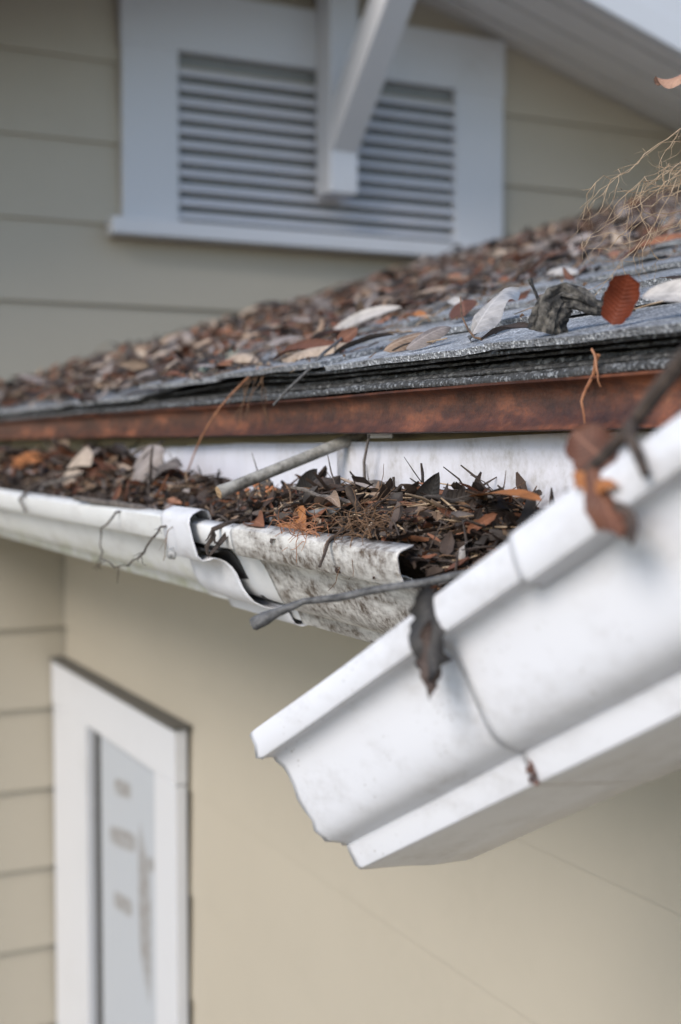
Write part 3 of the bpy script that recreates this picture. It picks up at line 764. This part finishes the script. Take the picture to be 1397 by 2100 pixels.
def pile(x, y): return .030 * sstep(1.7, 2.6, y) * (.35 + .9 * max(0, nz(x * 3.3 + 3, y * 3.3)))+ .006 * sstep(1.4, 1.9, y)
GRP = 'dead leaves strewn over the shingle roof'
mass = MB(); mass.uv = []
cnt = 0
for idx, (x, y, dens) in enumerate(spots):
    k = pick(); i = random.randrange(9); d, up = rand_dir(RN, .32)
    h = .005 + random.random() * (.004 + pile(x, y))
    p = (x, y, zr(x) + h); s = random.choice((random.uniform(.3, .6), random.uniform(.5, .95), random.uniform(.7, 1.25)))
    if y < 1.4: s *= .75
    if cnt < 140:
        where = 'lying on the bare shingles' if y < 1.45 else ('in the litter along the shingle edge' if x < .74 else ('in the litter a few shingle courses up' if x < 1.15 else 'in the litter high on the shingle roof'))
        lb = '%s %s%s dead leaf %s' % (SIZEW[0] if s < .55 else (SIZEW[1] if s > .85 else 'mid-sized'), SHAPE[i], KINDS[k][1], where)
        put('leaf', MES[(k, i)], p, d, up, lb, 'leaf', GRP, s); cnt += 1
    else:
        V, Fc, UV = GEO[i]; Bm = np.array(basis(d, up)); vv = (np.array(V) * s) @ Bm.T + np.array(p)
        mass.add(vv.tolist(), Fc, k); mass.uv.extend(UV)
tag(mk('leaf_litter', mass, [M[k[0]] for k in KINDS], None, 180), 'thick brown leaf litter covering the far part of the shingle roof', 'leaf litter', kind='stuff')
# crumbs and short needles on the roof
crumb = MB()
for k in range(5200):
    y = random.uniform(.68, 3.3); x = XE + 1.6 * random.random() ** 1.4
    if random.random() > .10 + .9 * sstep(1.0, 1.9, y): continue
    d, up = rand_dir(RN, .2); p = Vector((x, y, zr(x) + .004 + random.random() * pile(x, y))); L = random.uniform(.006, .075) if random.random() < .5 else random.uniform(.002, .006)
    r = random.uniform(.0004, .0011) if L > .007 else random.uniform(.0008, .0022)
    crumb.tube([p, p + d * L * .5 + RN * .001, p + d * L], [r, r * .9, r * .5], 4, .25, mi=random.choice((0, 0, 1, 2)))
tag(mk('roof_crumbs', crumb, [M['fibre_dark'], M['bark_dark'], M['fibre']], None, 60), 'brown crumbs and broken needles scattered over the shingles', 'debris', kind='stuff')
# lichen tufts near the torn edge
for k, (x, y) in enumerate(((.63, 1.66), (.70, 1.75))):
    mb = MB()
    for q in range(26):
        d = Vector((random.gauss(0, 1), random.gauss(0, 1), abs(random.gauss(0, 1)))).normalized(); p0 = Vector((x, y, zr(x) + .004))
        mb.tube([p0, p0 + d * .010, p0 + d * random.uniform(.013, .022) + Vector((random.gauss(0, .004), random.gauss(0, .004), 0))], [.0016, .0013, .0005], 5, .2)
    tag(mk('lichen_tuft', mb, M['lichen'], None, 60), ('pale green lichen tuft right on the torn shingle edge', 'pale green lichen tuft higher in the roof litter')[k], 'lichen')

# dried root tuft and dead weed stem at the right
weed = empty('dry_root_tuft', (.94, .90, zr(.94)), 'tangled tuft of dry tan roots drooping over the bare shingles', 'roots')
rt = MB()
rfloor = lambda p: zr(p.x) + .004
rnd = random.Random(11)
def strand(p, d, n, step, r, depth):
    p = Vector(p); d = Vector(d).normalized(); pts = [p.copy()]
    for i in range(n):
        d = (d + Vector((rnd.gauss(0, .34), rnd.gauss(0, .34), rnd.gauss(0, .34))) + Vector((0, 0, -.06))).normalized()
        p = p + d * step
        if p.z < rfloor(p): p.z = rfloor(p); d.z = abs(d.z) * .2
        pts.append(p.copy())
        if depth < 3 and rnd.random() < (.34, .26, .12)[depth]:
            dd = (d + Vector((rnd.gauss(0, .7), rnd.gauss(0, .7), rnd.gauss(-.1, .7)))).normalized()
            strand(p, dd, max(3, int((n - i) * rnd.uniform(.5, .95))), step * .9, r * (1 - .5 * i / n) * .72, depth + 1)
    rt.tube(pts, [r * (1 - .65 * i / n) * rnd.uniform(.8, 1.25) for i in range(n + 1)], 5, .12)
CP = [Vector(p) for p in ((.905, .880, .292), (.845, .905, .266), (.785, .915, .246), (.735, .925, .212), (.705, .950, .160), (.672, 1.005, .112))]
def along(t):
    f = t * (len(CP) - 1); i = min(int(f), len(CP) - 2); return CP[i].lerp(CP[i + 1], f - i)
for k in range(13):
    off = Vector((rnd.gauss(0, .010), rnd.gauss(0, .022), rnd.gauss(-.012, .018))); end = rnd.uniform(.45, .92); n = int(30 * end); r0 = rnd.uniform(.0004, .0008)
    pts = []; w = Vector((0, 0, 0))
    for i in range(n + 1):
        w = w * .9 + Vector((rnd.gauss(0, .0034), rnd.gauss(0, .0034), rnd.gauss(0, .0034)))
        t = end * i / n; p = along(t) + off * (.4 + 1.3 * t) + w
        p.z = max(p.z, rfloor(p)); pts.append(p)
        if i > 2 and rnd.random() < .5:
            d = (along(min(1, t + .05)) - along(t)).normalized() + Vector((rnd.gauss(0, .5), rnd.gauss(0, .5), rnd.gauss(-.35, .45)))
            strand(p, d, rnd.randint(3, 9), .0062, r0 * .62, 1)
    rt.tube(pts, [r0 * (1 - .6 * i / n) * rnd.uniform(.8, 1.3) for i in range(n + 1)], 5, .12)
mk('root_strands', rt, M['fibre'], weed, 60)
mk('stem', MB().tube([(1.0, .86, zr(1.0)), (.97, .885, .25), (.935, .88, .285), (.90, .885, .290)], [.005, .0045, .004, .003], 9, .15), M['fibre_dark'], weed, 60)
mk('stalk', MB().tube([(.95, .898, .275), (.955, .92, .33), (.93, .945, .368), (.89, .960, .378), (.871, .976, .374)], [.0016, .0013, .0011, .0009, .0008], 7, .1), M['fibre'], weed, 60)
me = leaf_mesh(M['leaf_peach'], L=.056, Wd=.034, bend=2.2, cup=-1.5, twist=1.2, wave=.16, nx=18, ny=8, seed=70, ragged=.5)
o = bpy.data.objects.new('dried_leaf', me); link(o, weed, (.872, .974, .374)); o.rotation_euler = basis((-.8, .6, -.12), (-.3, -.4, .9)).to_euler()

# ------------------------------------------------------------------ litter in the gutter
def litter_z(q, y):
    """height of the litter; q = 0 at the back, 1 at the lip"""
    zb_ = -.053 + .032 * sstep(1.55, 2.0, y) - .022 * math.exp(-((y - 1.38) / .085) ** 2) - .02 * sstep(.90, .76, y)
    zf_ = -.0745 + .004 * sstep(1.5, 2.0, y) - .010 * math.exp(-((y - 1.36) / .08) ** 2) - .035 * sstep(.93, .80, y)
    z = zb_ + (zf_ - zb_) * q ** 1.2 + .010 * math.sin(math.pi * q)
    return z + .011 * nz(q * 3.1, y * 13) + .006 * nz(q * 7, y * 33, 4) + .003 * nz(q * 17, y * 80, 9)
rows = []
NY = 420
for i in range(NY + 1):
    y = .765 + (YW - .08 - .765) * (i / NY) ** 1.25
    xo = .499
    rows.append([(.619, y, -.14)] + [(.619 - (.619 - xo) * j / 26, y, litter_z(j / 26, y)) for j in range(27)] + [(.535, y, -.118)])
base = MB().grid(rows)
# fragments
def shard(mb, p, d, up, L, Wd, mi):
    y = up.cross(d).normalized(); z = d.cross(y)
    c = random.uniform(-.4, .4) * L
    vs_ = []
    for s, w in ((0, .25), (.33, .9), (.68, 1.0), (1, .15)):
        cp = p + d * (L * s) + z * (c * s * s)
        for sg in (-1, 0, 1): vs_.append(cp + y * (Wd * .5 * w * sg * random.uniform(.7, 1.2)) + z * (abs(sg) * Wd * .2))
    mb.add(vs_, [(i * 3 + j, (i + 1) * 3 + j, (i + 1) * 3 + j + 1, i * 3 + j + 1) for i in range(3) for j in range(2)], mi)
base.mi = [0] * len(base.f)
for k in range(8200):
    u = random.random()
    y = .77 + (YW - .9) * u ** 2.1
    if y > 3.6: continue
    q = random.random() ** .9
    xo = .492; x = .617 - (.617 - xo) * q
    p = Vector((x, y, litter_z(q, y) + random.uniform(-.003, .006)))
    d = Vector((random.gauss(0, 1), random.gauss(0, 1), random.gauss(0, .22))).normalized()
    if p.x < .545 and d.x < 0: d.x = -d.x
    if p.x > .585 and d.x > 0: d.x = -d.x
    up = Vector((random.gauss(0, .6), random.gauss(0, .6), 1)).normalized()
    c = random.random()
    big = 1.0 if y < 1.7 else 1.5
    if c < .50: shard(base, p, d, up, random.uniform(.008, .034) * big, random.uniform(.004, .014) * big, random.choices((1, 2, 3, 4), (.62, .18, .09, .11))[0])
    elif c < .84:
        L = random.uniform(.012, .046); r = random.uniform(.0004, .0012)
        base.tube([p, p + d * L * .5 + Vector((random.gauss(0, .002), random.gauss(0, .002), .002)), p + d * L], [r, r, r * .5], 4, .2, mi=random.choices((5, 6, 7), (.55, .28, .17))[0])
    else:
        L = random.uniform(.003, .009); r = random.uniform(.0015, .004)
        base.tube([p, p + d * L * .5, p + d * L], [r * .6, r, r * .4], 5, .4, mi=random.choices((0, 5, 6), (.5, .3, .2))[0])
base.uv = [(0.3, 0.3)] * len(base.v)
tag(mk('gutter_litter', base, [M['litter'], M['leaf_dark'], M['leaf_rust'], M['leaf_tan'], M['leaf_grey'], M['bark_dark'], M['fibre_dark'], M['fibre']], None, 45),
    'dark rotting leaf litter packed in the gutter trough', 'leaf litter', kind='stuff')

# leaves and twigs that can be told apart in the gutter
hero((.540, 2.04, -.050), (.548, 1.84, -.030), .075, 'leaf_tan', 'large smooth cream leaf arched over the gutter litter', up=(-.75, -.45, .5), bend=-.7, cup=-.5, seed=71, blunt=.5, twist=.2, grow=.85)
hero((.545, 2.42, -.036), (.552, 2.24, -.028), .055, 'leaf_orange', 'rusty orange crumpled leaf in the gutter beside a tan leaf', up=(-.7, -.4, .6), bend=-.7, cup=-.9, seed=72, blunt=.6)
hero((.575, 2.36, -.035), (.588, 2.18, .000), .050, 'leaf_tan', 'stiff flat light tan leaf propped up in the gutter litter', up=(-.8, -.5, .3), bend=.2, cup=.2, seed=73, blunt=.5, twist=.1)
hero((.540, 1.72, -.056), (.555, 1.60, -.008), .055, 'leaf_grey', 'crumpled grey leaf standing on the debris mound', up=(-.75, -.5, .35), bend=-.6, cup=-.7, seed=74, blunt=.5, wave=.04, ragged=.3)
hero((.535, 1.60, -.060), (.515, 1.50, -.066), .034, 'leaf_grey', 'broken grey brown leaf on the front of the debris mound', up=(-.7, -.5, .5), bend=-.5, cup=-.7, seed=175, wave=.04, ragged=.5)
hero((.560, 1.75, -.030), (.555, 1.64, -.006), .040, 'leaf_grey', 'pale crumpled leaf topping the debris mound', up=(-.6, -.5, .6), bend=-.6, cup=-.8, seed=176, wave=.05, ragged=.4)
hero((.550, 1.66, -.035), (.545, 1.50, -.036), .040, 'leaf_grey', 'flat ash grey leaf capping the debris mound by the gutter back', up=(-.5, -.3, .8), bend=-.5, cup=-.5, seed=75, wave=.05, ragged=.3)
hero((.500, 1.55, -.078), (.510, 1.44, -.074), .022, 'leaf_grey', 'narrow greenish grey leaf tucked behind the rim twig', up=(-.4, -.2, .9), bend=-.4, cup=-.6, seed=76)
hero((.552, 1.277, -.062), (.556, 1.302, -.028), .024, 'leaf_black', 'blackened upright leaf tip in front of the gutter spike', up=(-.8, -.6, .05), bend=.25, cup=.35, seed=77, blunt=.6, petiole=0)
hero((.560, 1.222, -.065), (.560, 1.166, -.022), .028, 'leaf_black', 'pointed blackened leaf with a bent tip standing beside the spike', up=(-.75, -.6, .35), bend=.2, cup=.5, seed=78, blunt=.75)
hero((.570, .987, -.070), (.571, .955, -.022), .026, 'leaf_black', 'folded pointed black leaf standing against the gutter back', up=(-.8, -.55, .2), bend=.15, cup=.9, seed=79, blunt=.8)
hero((.540, .93, -.070), (.575, .865, -.030), .014, 'leaf_dark', 'slender dark rolled leaf slanting up near the gutter back', up=(-.6, -.5, .5), bend=.3, cup=1.4, seed=80)
hero((.570, .905, -.042), (.535, .755, -.040), .016, 'leaf_orange', 'long vivid orange leaf lying flat over the black litter', up=(-.2, -.2, .95), bend=-.2, cup=.4, seed=81, blunt=.5)
hero((.545, 1.132, -.055), (.470, 1.080, -.092), .030, 'leaf_grey', 'greyish mauve leaf draped over the stained gutter lip', up=(-.5, -.3, .85), bend=.9, cup=-.5, seed=82, blunt=.6, twist=.5)
hero((.515, 1.135, -.066), (.482, 1.035, -.080), .036, 'leaf_orange', 'broad cinnamon leaf lying behind the stained gutter lip', up=(-.75, -.35, .5), bend=-.3, cup=.4, seed=83, blunt=.55, ragged=.2)
hero((.512, 1.22, -.076), (.485, 1.12, -.078), .024, 'leaf_rust', 'curled brown leaf edge along the clean lip by the joint', up=(-.6, -.3, .7), bend=-.4, cup=.9, seed=84)
hero((.530, 1.10, -.060), (.500, .985, -.070), .018, 'leaf_tan', 'narrow bent tan leaf strip across the litter', up=RN, bend=-.9, cup=.8, seed=85)
hero((.524, .865, -.082), (.515, .825, -.072), .024, 'leaf_silver', 'small whitish scrap of leaf in the litter at the open gutter end', up=(-.7, -.6, .5), bend=.6, cup=-.8, seed=86, ragged=.5, blunt=.6)
hero((.585, .860, -.060), (.560, .800, -.045), .034, 'leaf_black', 'dull blackish leaf lying below the vivid orange leaf', up=(-.7, -.5, .5), bend=-.3, cup=.4, seed=87, blunt=.6)
nut = MB()
for (c0, r_) in ((Vector((.560, 1.150, -.040)), .013), (Vector((.590, 1.105, -.042)), .013)):
    nb = MB(); rows = []
    for i in range(9):
        a = math.pi * i / 8
        rows.append([tuple(c0 + Vector((math.sin(a) * math.cos(t) * r_, math.cos(a) * r_ * 1.35, math.sin(a) * math.sin(t) * r_ * .8)) * (1 + .16 * nz(t, a * 2, c0.y * 9))) for t in [2 * math.pi * k / 12 for k in range(12)]])
    nb.grid(rows, closed=True)
    tag(mk('seed_pod', nb, M['bark_dark'] if r_ == .013 and c0.y > 1.12 else M['bark'], None, 70), 'rough dark round seed pod beside the pointed black leaf' if c0.y > 1.12 else 'striped brown seed pod half buried by the gutter back', 'seed pod')
def twig(pts, rad, mat, label, jit=.14, n=8, knots=True):
    pts = [Vector(p) for p in pts]; P2 = []; R2 = []
    for i in range(len(pts) - 1):
        for t in (0, .5):
            P2.append(pts[i].lerp(pts[i + 1], t) + Vector((random.gauss(0, .0006), random.gauss(0, .0006), random.gauss(0, .0006)))); R2.append((rad[i] * (1 - t) + rad[i + 1] * t) * random.uniform(.88, 1.18))
    P2.append(pts[-1]); R2.append(rad[-1])
    return tag(mk('twig', MB().tube(P2, R2, n, jit), M[mat], None, 60), label, 'twig')
twig([(.472, 1.738, -.069), (.476, 1.66, -.071), (.481, 1.58, -.0715), (.486, 1.50, -.074), (.491, 1.42, -.079), (.497, 1.35, -.084), (.503, 1.30, -.089)], [.0034, .0036, .0042, .0046, .0046, .0042, .0034], 'bark', 'knobbly brown twig lying along the gutter rim over the seam sleeve')
twig([(.372, .885, -.130), (.385, .872, -.121), (.40, .855, -.112), (.43, .81, -.101), (.455, .775, -.093), (.475, .74, -.083)], [.0062, .0036, .0026, .0027, .0030, .0028], 'bark_slate', 'smooth grey twig poking out over the stained gutter lip')
twig([(.59, 1.18, -.06), (.585, 1.172, -.045), (.582, 1.17, -.030)], [.0022, .0024, .0042], 'bark_dark', 'short black stub with knobbed tip against the gutter back')
twig([(.585, 1.065, -.055), (.583, 1.055, -.040), (.582, 1.053, -.028)], [.0022, .0014, .0012], 'bark_dark', 'tiny dark stalk sticking up midway along the gutter back')
twig([(.580, 1.06, -.060), (.565, 1.02, -.044), (.560, 1.0, -.034)], [.0042, .0034, .0014], 'bark_dark', 'curved dark pod-like twig slanting up from the litter')
twig([(.600, .93, -.058), (.597, .88, -.046), (.600, .85, -.036)], [.003, .0032, .0026], 'bark_dark', 'dark knotty twig by the gutter back below the stained patch')
twig([(.535, 1.01, -.075), (.520, 1.01, -.05), (.514, 1.012, -.034)], [.0036, .0034, .0032], 'bark_dark', 'blunt brown stick end pointing up in front of the gutter back')
twig([(.575, .90, -.050), (.555, .84, -.062), (.545, .80, -.085)], [.0026, .0028, .0026], 'bark_grey', 'forked grey twig over the black litter near the orange leaf')
twig([(.53, 1.28, -.078), (.525, 1.23, -.068), (.52, 1.17, -.064)], [.0048, .0056, .0040], 'bark_dark', 'thick black rotten twig under the orange seed cluster')
twig([(.52, 1.22, -.084), (.505, 1.16, -.072), (.52, 1.06, -.058), (.53, 1.0, -.056)], [.0022, .003, .0032, .002], 'bark_grey', 'long pale bent twig crossing the litter above the cinnamon leaf')
twig([(.470, 1.91, -.065), (.478, 1.93, -.058), (.50, 1.90, -.048), (.56, 1.86, -.030), (.60, 1.84, -.004), (.612, 1.78, .006)], [.003, .003, .0032, .003, .0028, .002], 'bark', 'dark twig arching from the rim up to the drip edge')
twig([(.472, 2.02, -.100), (.466, 2.03, -.082), (.480, 2.03, -.066), (.51, 2.02, -.052)], [.002, .0026, .003, .003], 'bark_dark', 'short dark twig bent down over the gutter rim')
hero((.512, .985, -.066), (.474, .960, -.098), .018, 'leaf_withered', 'withered brown leaf drooping over the stained gutter lip', up=(-.7, -.5, .5), bend=.7, cup=-.7, seed=201, ragged=.5, wave=.12)
hero((.515, .925, -.068), (.478, .900, -.102), .014, 'leaf_rust', 'narrow rust leaf drooping over the stained lip near its open end', up=(-.7, -.5, .5), bend=.6, cup=-.9, seed=202, ragged=.4, wave=.1)
hero((.520, .905, -.062), (.490, .850, -.092), .022, 'leaf_dark', 'dark ragged leaf covering the open end of the stained lip', up=(-.6, -.6, .5), bend=.6, cup=-.6, seed=203, ragged=.6, wave=.12)
twig([(.535, 1.005, -.058), (.500, .985, -.067), (.474, .968, -.078), (.462, .960, -.098)], [.0016, .0018, .0015, .0010], 'bark_dark', 'thin dark twig bent over the stained gutter lip')
# orange seed cluster
sc_ = empty('seed_cluster', (.545, 1.262, -.06), 'cluster of tiny orange seeds on fine stalks at the foot of the spike', 'seeds')
bm_, sm = MB(), MB()
for k in range(46):
    c0 = Vector((.545 + random.gauss(0, .008), 1.262 + random.gauss(0, .020), -.0495 + random.gauss(0, .005)))
    r_ = random.uniform(.0012, .0023)
    rows = [[tuple(c0 + Vector((math.sin(a) * math.cos(t), math.cos(a), math.sin(a) * math.sin(t))) * r_ * random.uniform(.8, 1.2)) for t in [2 * math.pi * q / 6 for q in range(6)]] for a in (.3, 1.1, 2.0, 2.85)]
    bm_.grid(rows, closed=True)
    sm.tube([c0, c0 + Vector((0, -.004, -.006)), Vector((.548, 1.25, -.068))], [.0004, .0005, .0006], 4)
mk('seeds', bm_, M['berry'], sc_, 60); mk('stalks', sm, M['fibre'], sc_, 60)
# rootlets that hang over the rim
def rootlet(pts, r, label, mat='bark_dark', side=0, seed=0):
    mb = MB(); rnd = random.Random(seed); pts = [Vector(p) for p in pts]
    P2 = []
    for i in range(len(pts) - 1):
        for t in (0, .33, .66): P2.append(pts[i].lerp(pts[i + 1], t) + Vector((rnd.gauss(0, .0009), rnd.gauss(0, .0016), rnd.gauss(0, .0012))))
    P2.append(pts[-1])
    mb.tube(P2, [r * (1 - .55 * i / len(P2)) * rnd.uniform(.8, 1.3) for i in range(len(P2))], 5, .15)
    for k in range(side):
        p = rnd.choice(P2[2:]); fibre(p, (rnd.gauss(0, .4), rnd.gauss(0, 1), rnd.gauss(-.3, .6)), 5, .0042, r * .5, seed + k, .1, .6, mb)
    return tag(mk('rootlet', mb, M[mat], None, 60), label, 'rootlet')
rootlet([(.490, 1.52, -.074), (.470, 1.545, -.080), (.4585, 1.565, -.100), (.455, 1.56, -.118), (.453, 1.550, -.132), (.452, 1.562, -.140)], .0013, 'thin dark rootlet hanging straight down over the white gutter rim', side=2, seed=3)
rootlet([(.486, 1.36, -.080), (.466, 1.365, -.088), (.4575, 1.38, -.106), (.454, 1.40, -.122), (.450, 1.435, -.134), (.446, 1.475, -.139), (.442, 1.51, -.132)], .0014, 'branched dark rootlet curling down and back below the gutter rim', side=10, seed=9)
rootlet([(.484, 1.345, -.080), (.464, 1.338, -.090), (.4585, 1.332, -.106), (.457, 1.333, -.122)], .0007, 'hair-thin brown rootlet lying over the seam sleeve', 'fibre_dark', 1, 12)
rootlet([(.500, 1.225, -.075), (.475, 1.225, -.084), (.4675, 1.228, -.098), (.466, 1.224, -.108)], .0030, 'black crumbly bit drooping over the clean lip beside the joint', side=3, seed=15)
hero((.486, 1.206, -.078), (.4655, 1.222, -.112), .010, 'leaf_dark', 'narrow dark rolled leaf hanging over the clean lip by the joint', up=(-.8, -.3, .5), bend=.6, cup=1.3, seed=88)
rf = MB()
for k in range(90):
    fibre((.503 + random.gauss(0, .010), .955 + random.gauss(0, .022), -.066 + random.gauss(0, .006)), (random.gauss(0, 1), random.gauss(0, 1), random.gauss(.5, .6)), 8, .0052, .00055, 100 + k, .12, .8, rf)
tag(mk('root_ball', rf, M['fibre_dark'], None, 60), 'frizzy reddish brown root ball at the open end of the stained gutter', 'roots')
rf = MB()
for k in range(70):
    fibre((.492 + random.gauss(0, .008), 1.04 + random.gauss(0, .017), -.074 + random.gauss(0, .004)), (random.gauss(0, 1), random.gauss(0, 1), random.gauss(.3, .5)), 7, .0048, .0005, 300 + k, .1, .8, rf)
tag(mk('root_ball', rf, M['needle'], None, 60), 'flat orange tuft of root hair lying on the stained lip', 'roots')

# random individual leaves and twigs in the gutter
GG = 'dead leaves lying in the gutter'
for k in range(106):
    y = .80 + 2.7 * random.random() ** 1.8; q = random.uniform(.08, .9); x = .617 - .13 * q
    if 1.36 < y < 1.46: continue
    kk = random.choices(range(4), (.25, .5, .1, .15))[0]; i = random.randrange(9)
    d, up = rand_dir(Vector((0, 0, 1)), .40); d.z = max(-.35, min(.35, d.z))
    if x < .545 and d.x < 0: d.x = -d.x
    if x > .575 and d.x > 0: d.x = -d.x
    put('leaf', MES[(kk, i)], (x, y, litter_z(q, y) + .006), d, up, '%s%s dead leaf %s' % (SHAPE[i], KINDS[kk][1], 'in the litter by the stained gutter lip' if y < 1.2 else 'in the gutter litter around the joint' if y < 1.5 else 'in the gutter litter beyond the seam sleeve'), 'leaf', GG, random.uniform(.45, .95) if y < 1.7 else random.uniform(.7, 1.1))
for k in range(46):
    y = .80 + 2.0 * random.random() ** 1.8; q = random.uniform(.1, .85); x = .617 - .13 * q
    p = Vector((x, y, litter_z(q, y) + .004)); d = Vector((random.gauss(0, .7), random.gauss(0, 1), random.gauss(0, .08))).normalized(); L = random.uniform(.03, .085); r = random.uniform(.0009, .0024)
    if not (.50 < p.x + d.x * L < .612): d.x = 0; d.normalize()
    pts = [p + d * L * t + Vector((random.gauss(0, .0015), random.gauss(0, .0015), random.gauss(0, .001))) for t in (0, .25, .5, .75, 1)]
    o = mk('twig', MB().tube(pts, [r, r * 1.1, r, r * .9, r * .6], 6, .15), M[('bark_dark', 'bark')[k % 2]], None, 60)
    tag(o, ('dark broken twig lying in the gutter litter', 'brown broken twig lying in the gutter litter')[k % 2], 'twig', 'broken twigs in the gutter')

# ------------------------------------------------------------------ debris on the fallen length
def fg(u, v, t): return Vector(FC.at(u, v, t))
hero(fg(.1465, .006, .243), fg(.1580, -.050, .234), .024, 'leaf_black', 'dark brown withered leaf hanging over the lip of the broken gutter', up=Vector((-.55, -.8, .25)), bend=.25, cup=-.7, seed=90, blunt=.5, twist=1.1, ragged=.9, wave=.22)
hero(fg(.1460, -.004, .236), fg(.1520, -.042, .221), .016, 'leaf_withered', 'small dark split leaf behind the withered leaf on the broken lip', up=Vector((-.6, -.75, .25)), bend=.5, cup=-.7, seed=91, ragged=.9, wave=.2, twist=-.6)
hero(fg(.1510, -.014, .240), fg(.1590, -.060, .230), .014, 'leaf_withered', 'narrow brown leaf tip below the withered leaf on the broken lip', up=Vector((-.5, -.8, .25)), bend=.4, cup=-.9, seed=96, ragged=.6, wave=.15, twist=.8)
hero(fg(.128, .004, .392), fg(.126, .036, .372), .028, 'leaf_rust', 'round brown leaf standing up from the broken gutter debris', up=U3 + Vector((0, -.9, .1)), bend=.4, cup=.6, seed=92, blunt=.5, ragged=.3, wave=.08, twist=.4)
hero(fg(.1475, .004, .395), fg(.158, -.042, .408), .020, 'leaf_rust', 'limp brown leaf draped over the upper lip of the broken gutter', up=Vector((-.6, -.7, .3)), bend=.8, cup=-.8, seed=93, ragged=.6, wave=.16, twist=.6)
hero(fg(.1470, .006, .382), fg(.152, -.012, .410), .016, 'leaf_orange', 'rusty orange leaf folded across the upper lip of the broken gutter', up=Vector((-.5, -.6, .5)), bend=.6, cup=-.9, seed=94, ragged=.6, wave=.16)
hero(fg(.1500, -.020, .404), fg(.157, -.050, .414), .011, 'leaf_dark', 'dark curled leaf tip hanging below the draped brown leaf', up=U3 * .8 + V3 * .4, bend=.6, cup=-.8, seed=97)
twig([fg(.136, .006, .375), fg(.138, .009, .40), fg(.140, .016, .44), fg(.142, .026, .49), fg(.143, .036, .53)], [.0022, .0032, .0040, .0044, .0040], 'bark_dark', 'thick dark brown stick lying along the upper lip of the broken gutter')
twig([fg(.143, .012, .425), fg(.149, .002, .428), fg(.151, -.020, .43)], [.003, .003, .0024], 'bark_dark', 'short brown stick bent down over the broken gutter lip')
hero(fg(.1185, -.0765, .262), fg(.1180, -.0785, .270), .0035, 'leaf_black', 'tiny dark crumb stuck to the ogee face of the broken gutter', up=Vector((-.8, -.3, -.3)), bend=.5, cup=-.8, seed=99)
dbr = MB()
for k in range(700):
    t = random.uniform(.10, .42) if k % 3 else random.gauss(.375, .014); u = random.uniform(.02, .096) + (.03 if k % 3 == 0 else 0); v = -.058 + .052 * sstep(.20, .36, t) + .02 * nz(u * 40, t * 30) + random.uniform(-.004, .004)
    p = fg(u, min(v, .004), t); d = Vector((random.gauss(0, 1), random.gauss(0, 1), random.gauss(0, .4))).normalized()
    if random.random() < .45: shard(dbr, p, d, Vector((random.gauss(0, .5), random.gauss(0, .5), 1)).normalized(), random.uniform(.006, .018), random.uniform(.004, .009), random.choice((0, 0, 1)))
    else:
        L = random.uniform(.008, .03); r = random.uniform(.0005, .0015); dbr.tube([p, p + d * L * .5, p + d * L], [r, r, r * .5], 4, .2, mi=random.choice((0, 2, 3)))
rows = [[fg(.002 + (.096 + .022 * sstep(.24, .36, t)) * j / 12, -.066 + .052 * sstep(.20, .36, t) + .008 * nz(j * .5, t * 40), t) for j in range(13)] for t in np.linspace(.06, .55, 60)]
dbr.grid([[tuple(p) for p in r] for r in rows])
dbr.mi = dbr.mi[:len(dbr.f)]
dbr.uv = [(.3, .3)] * len(dbr.v)
tag(mk('broken_gutter_litter', dbr, [M['leaf_dark'], M['leaf_rust'], M['fibre_dark'], M['bark_dark']], None, 50), 'brown litter lying inside the broken hanging gutter', 'leaf litter', kind='stuff')
for me in list(bpy.data.meshes):
    if me.users == 0: bpy.data.meshes.remove(me)
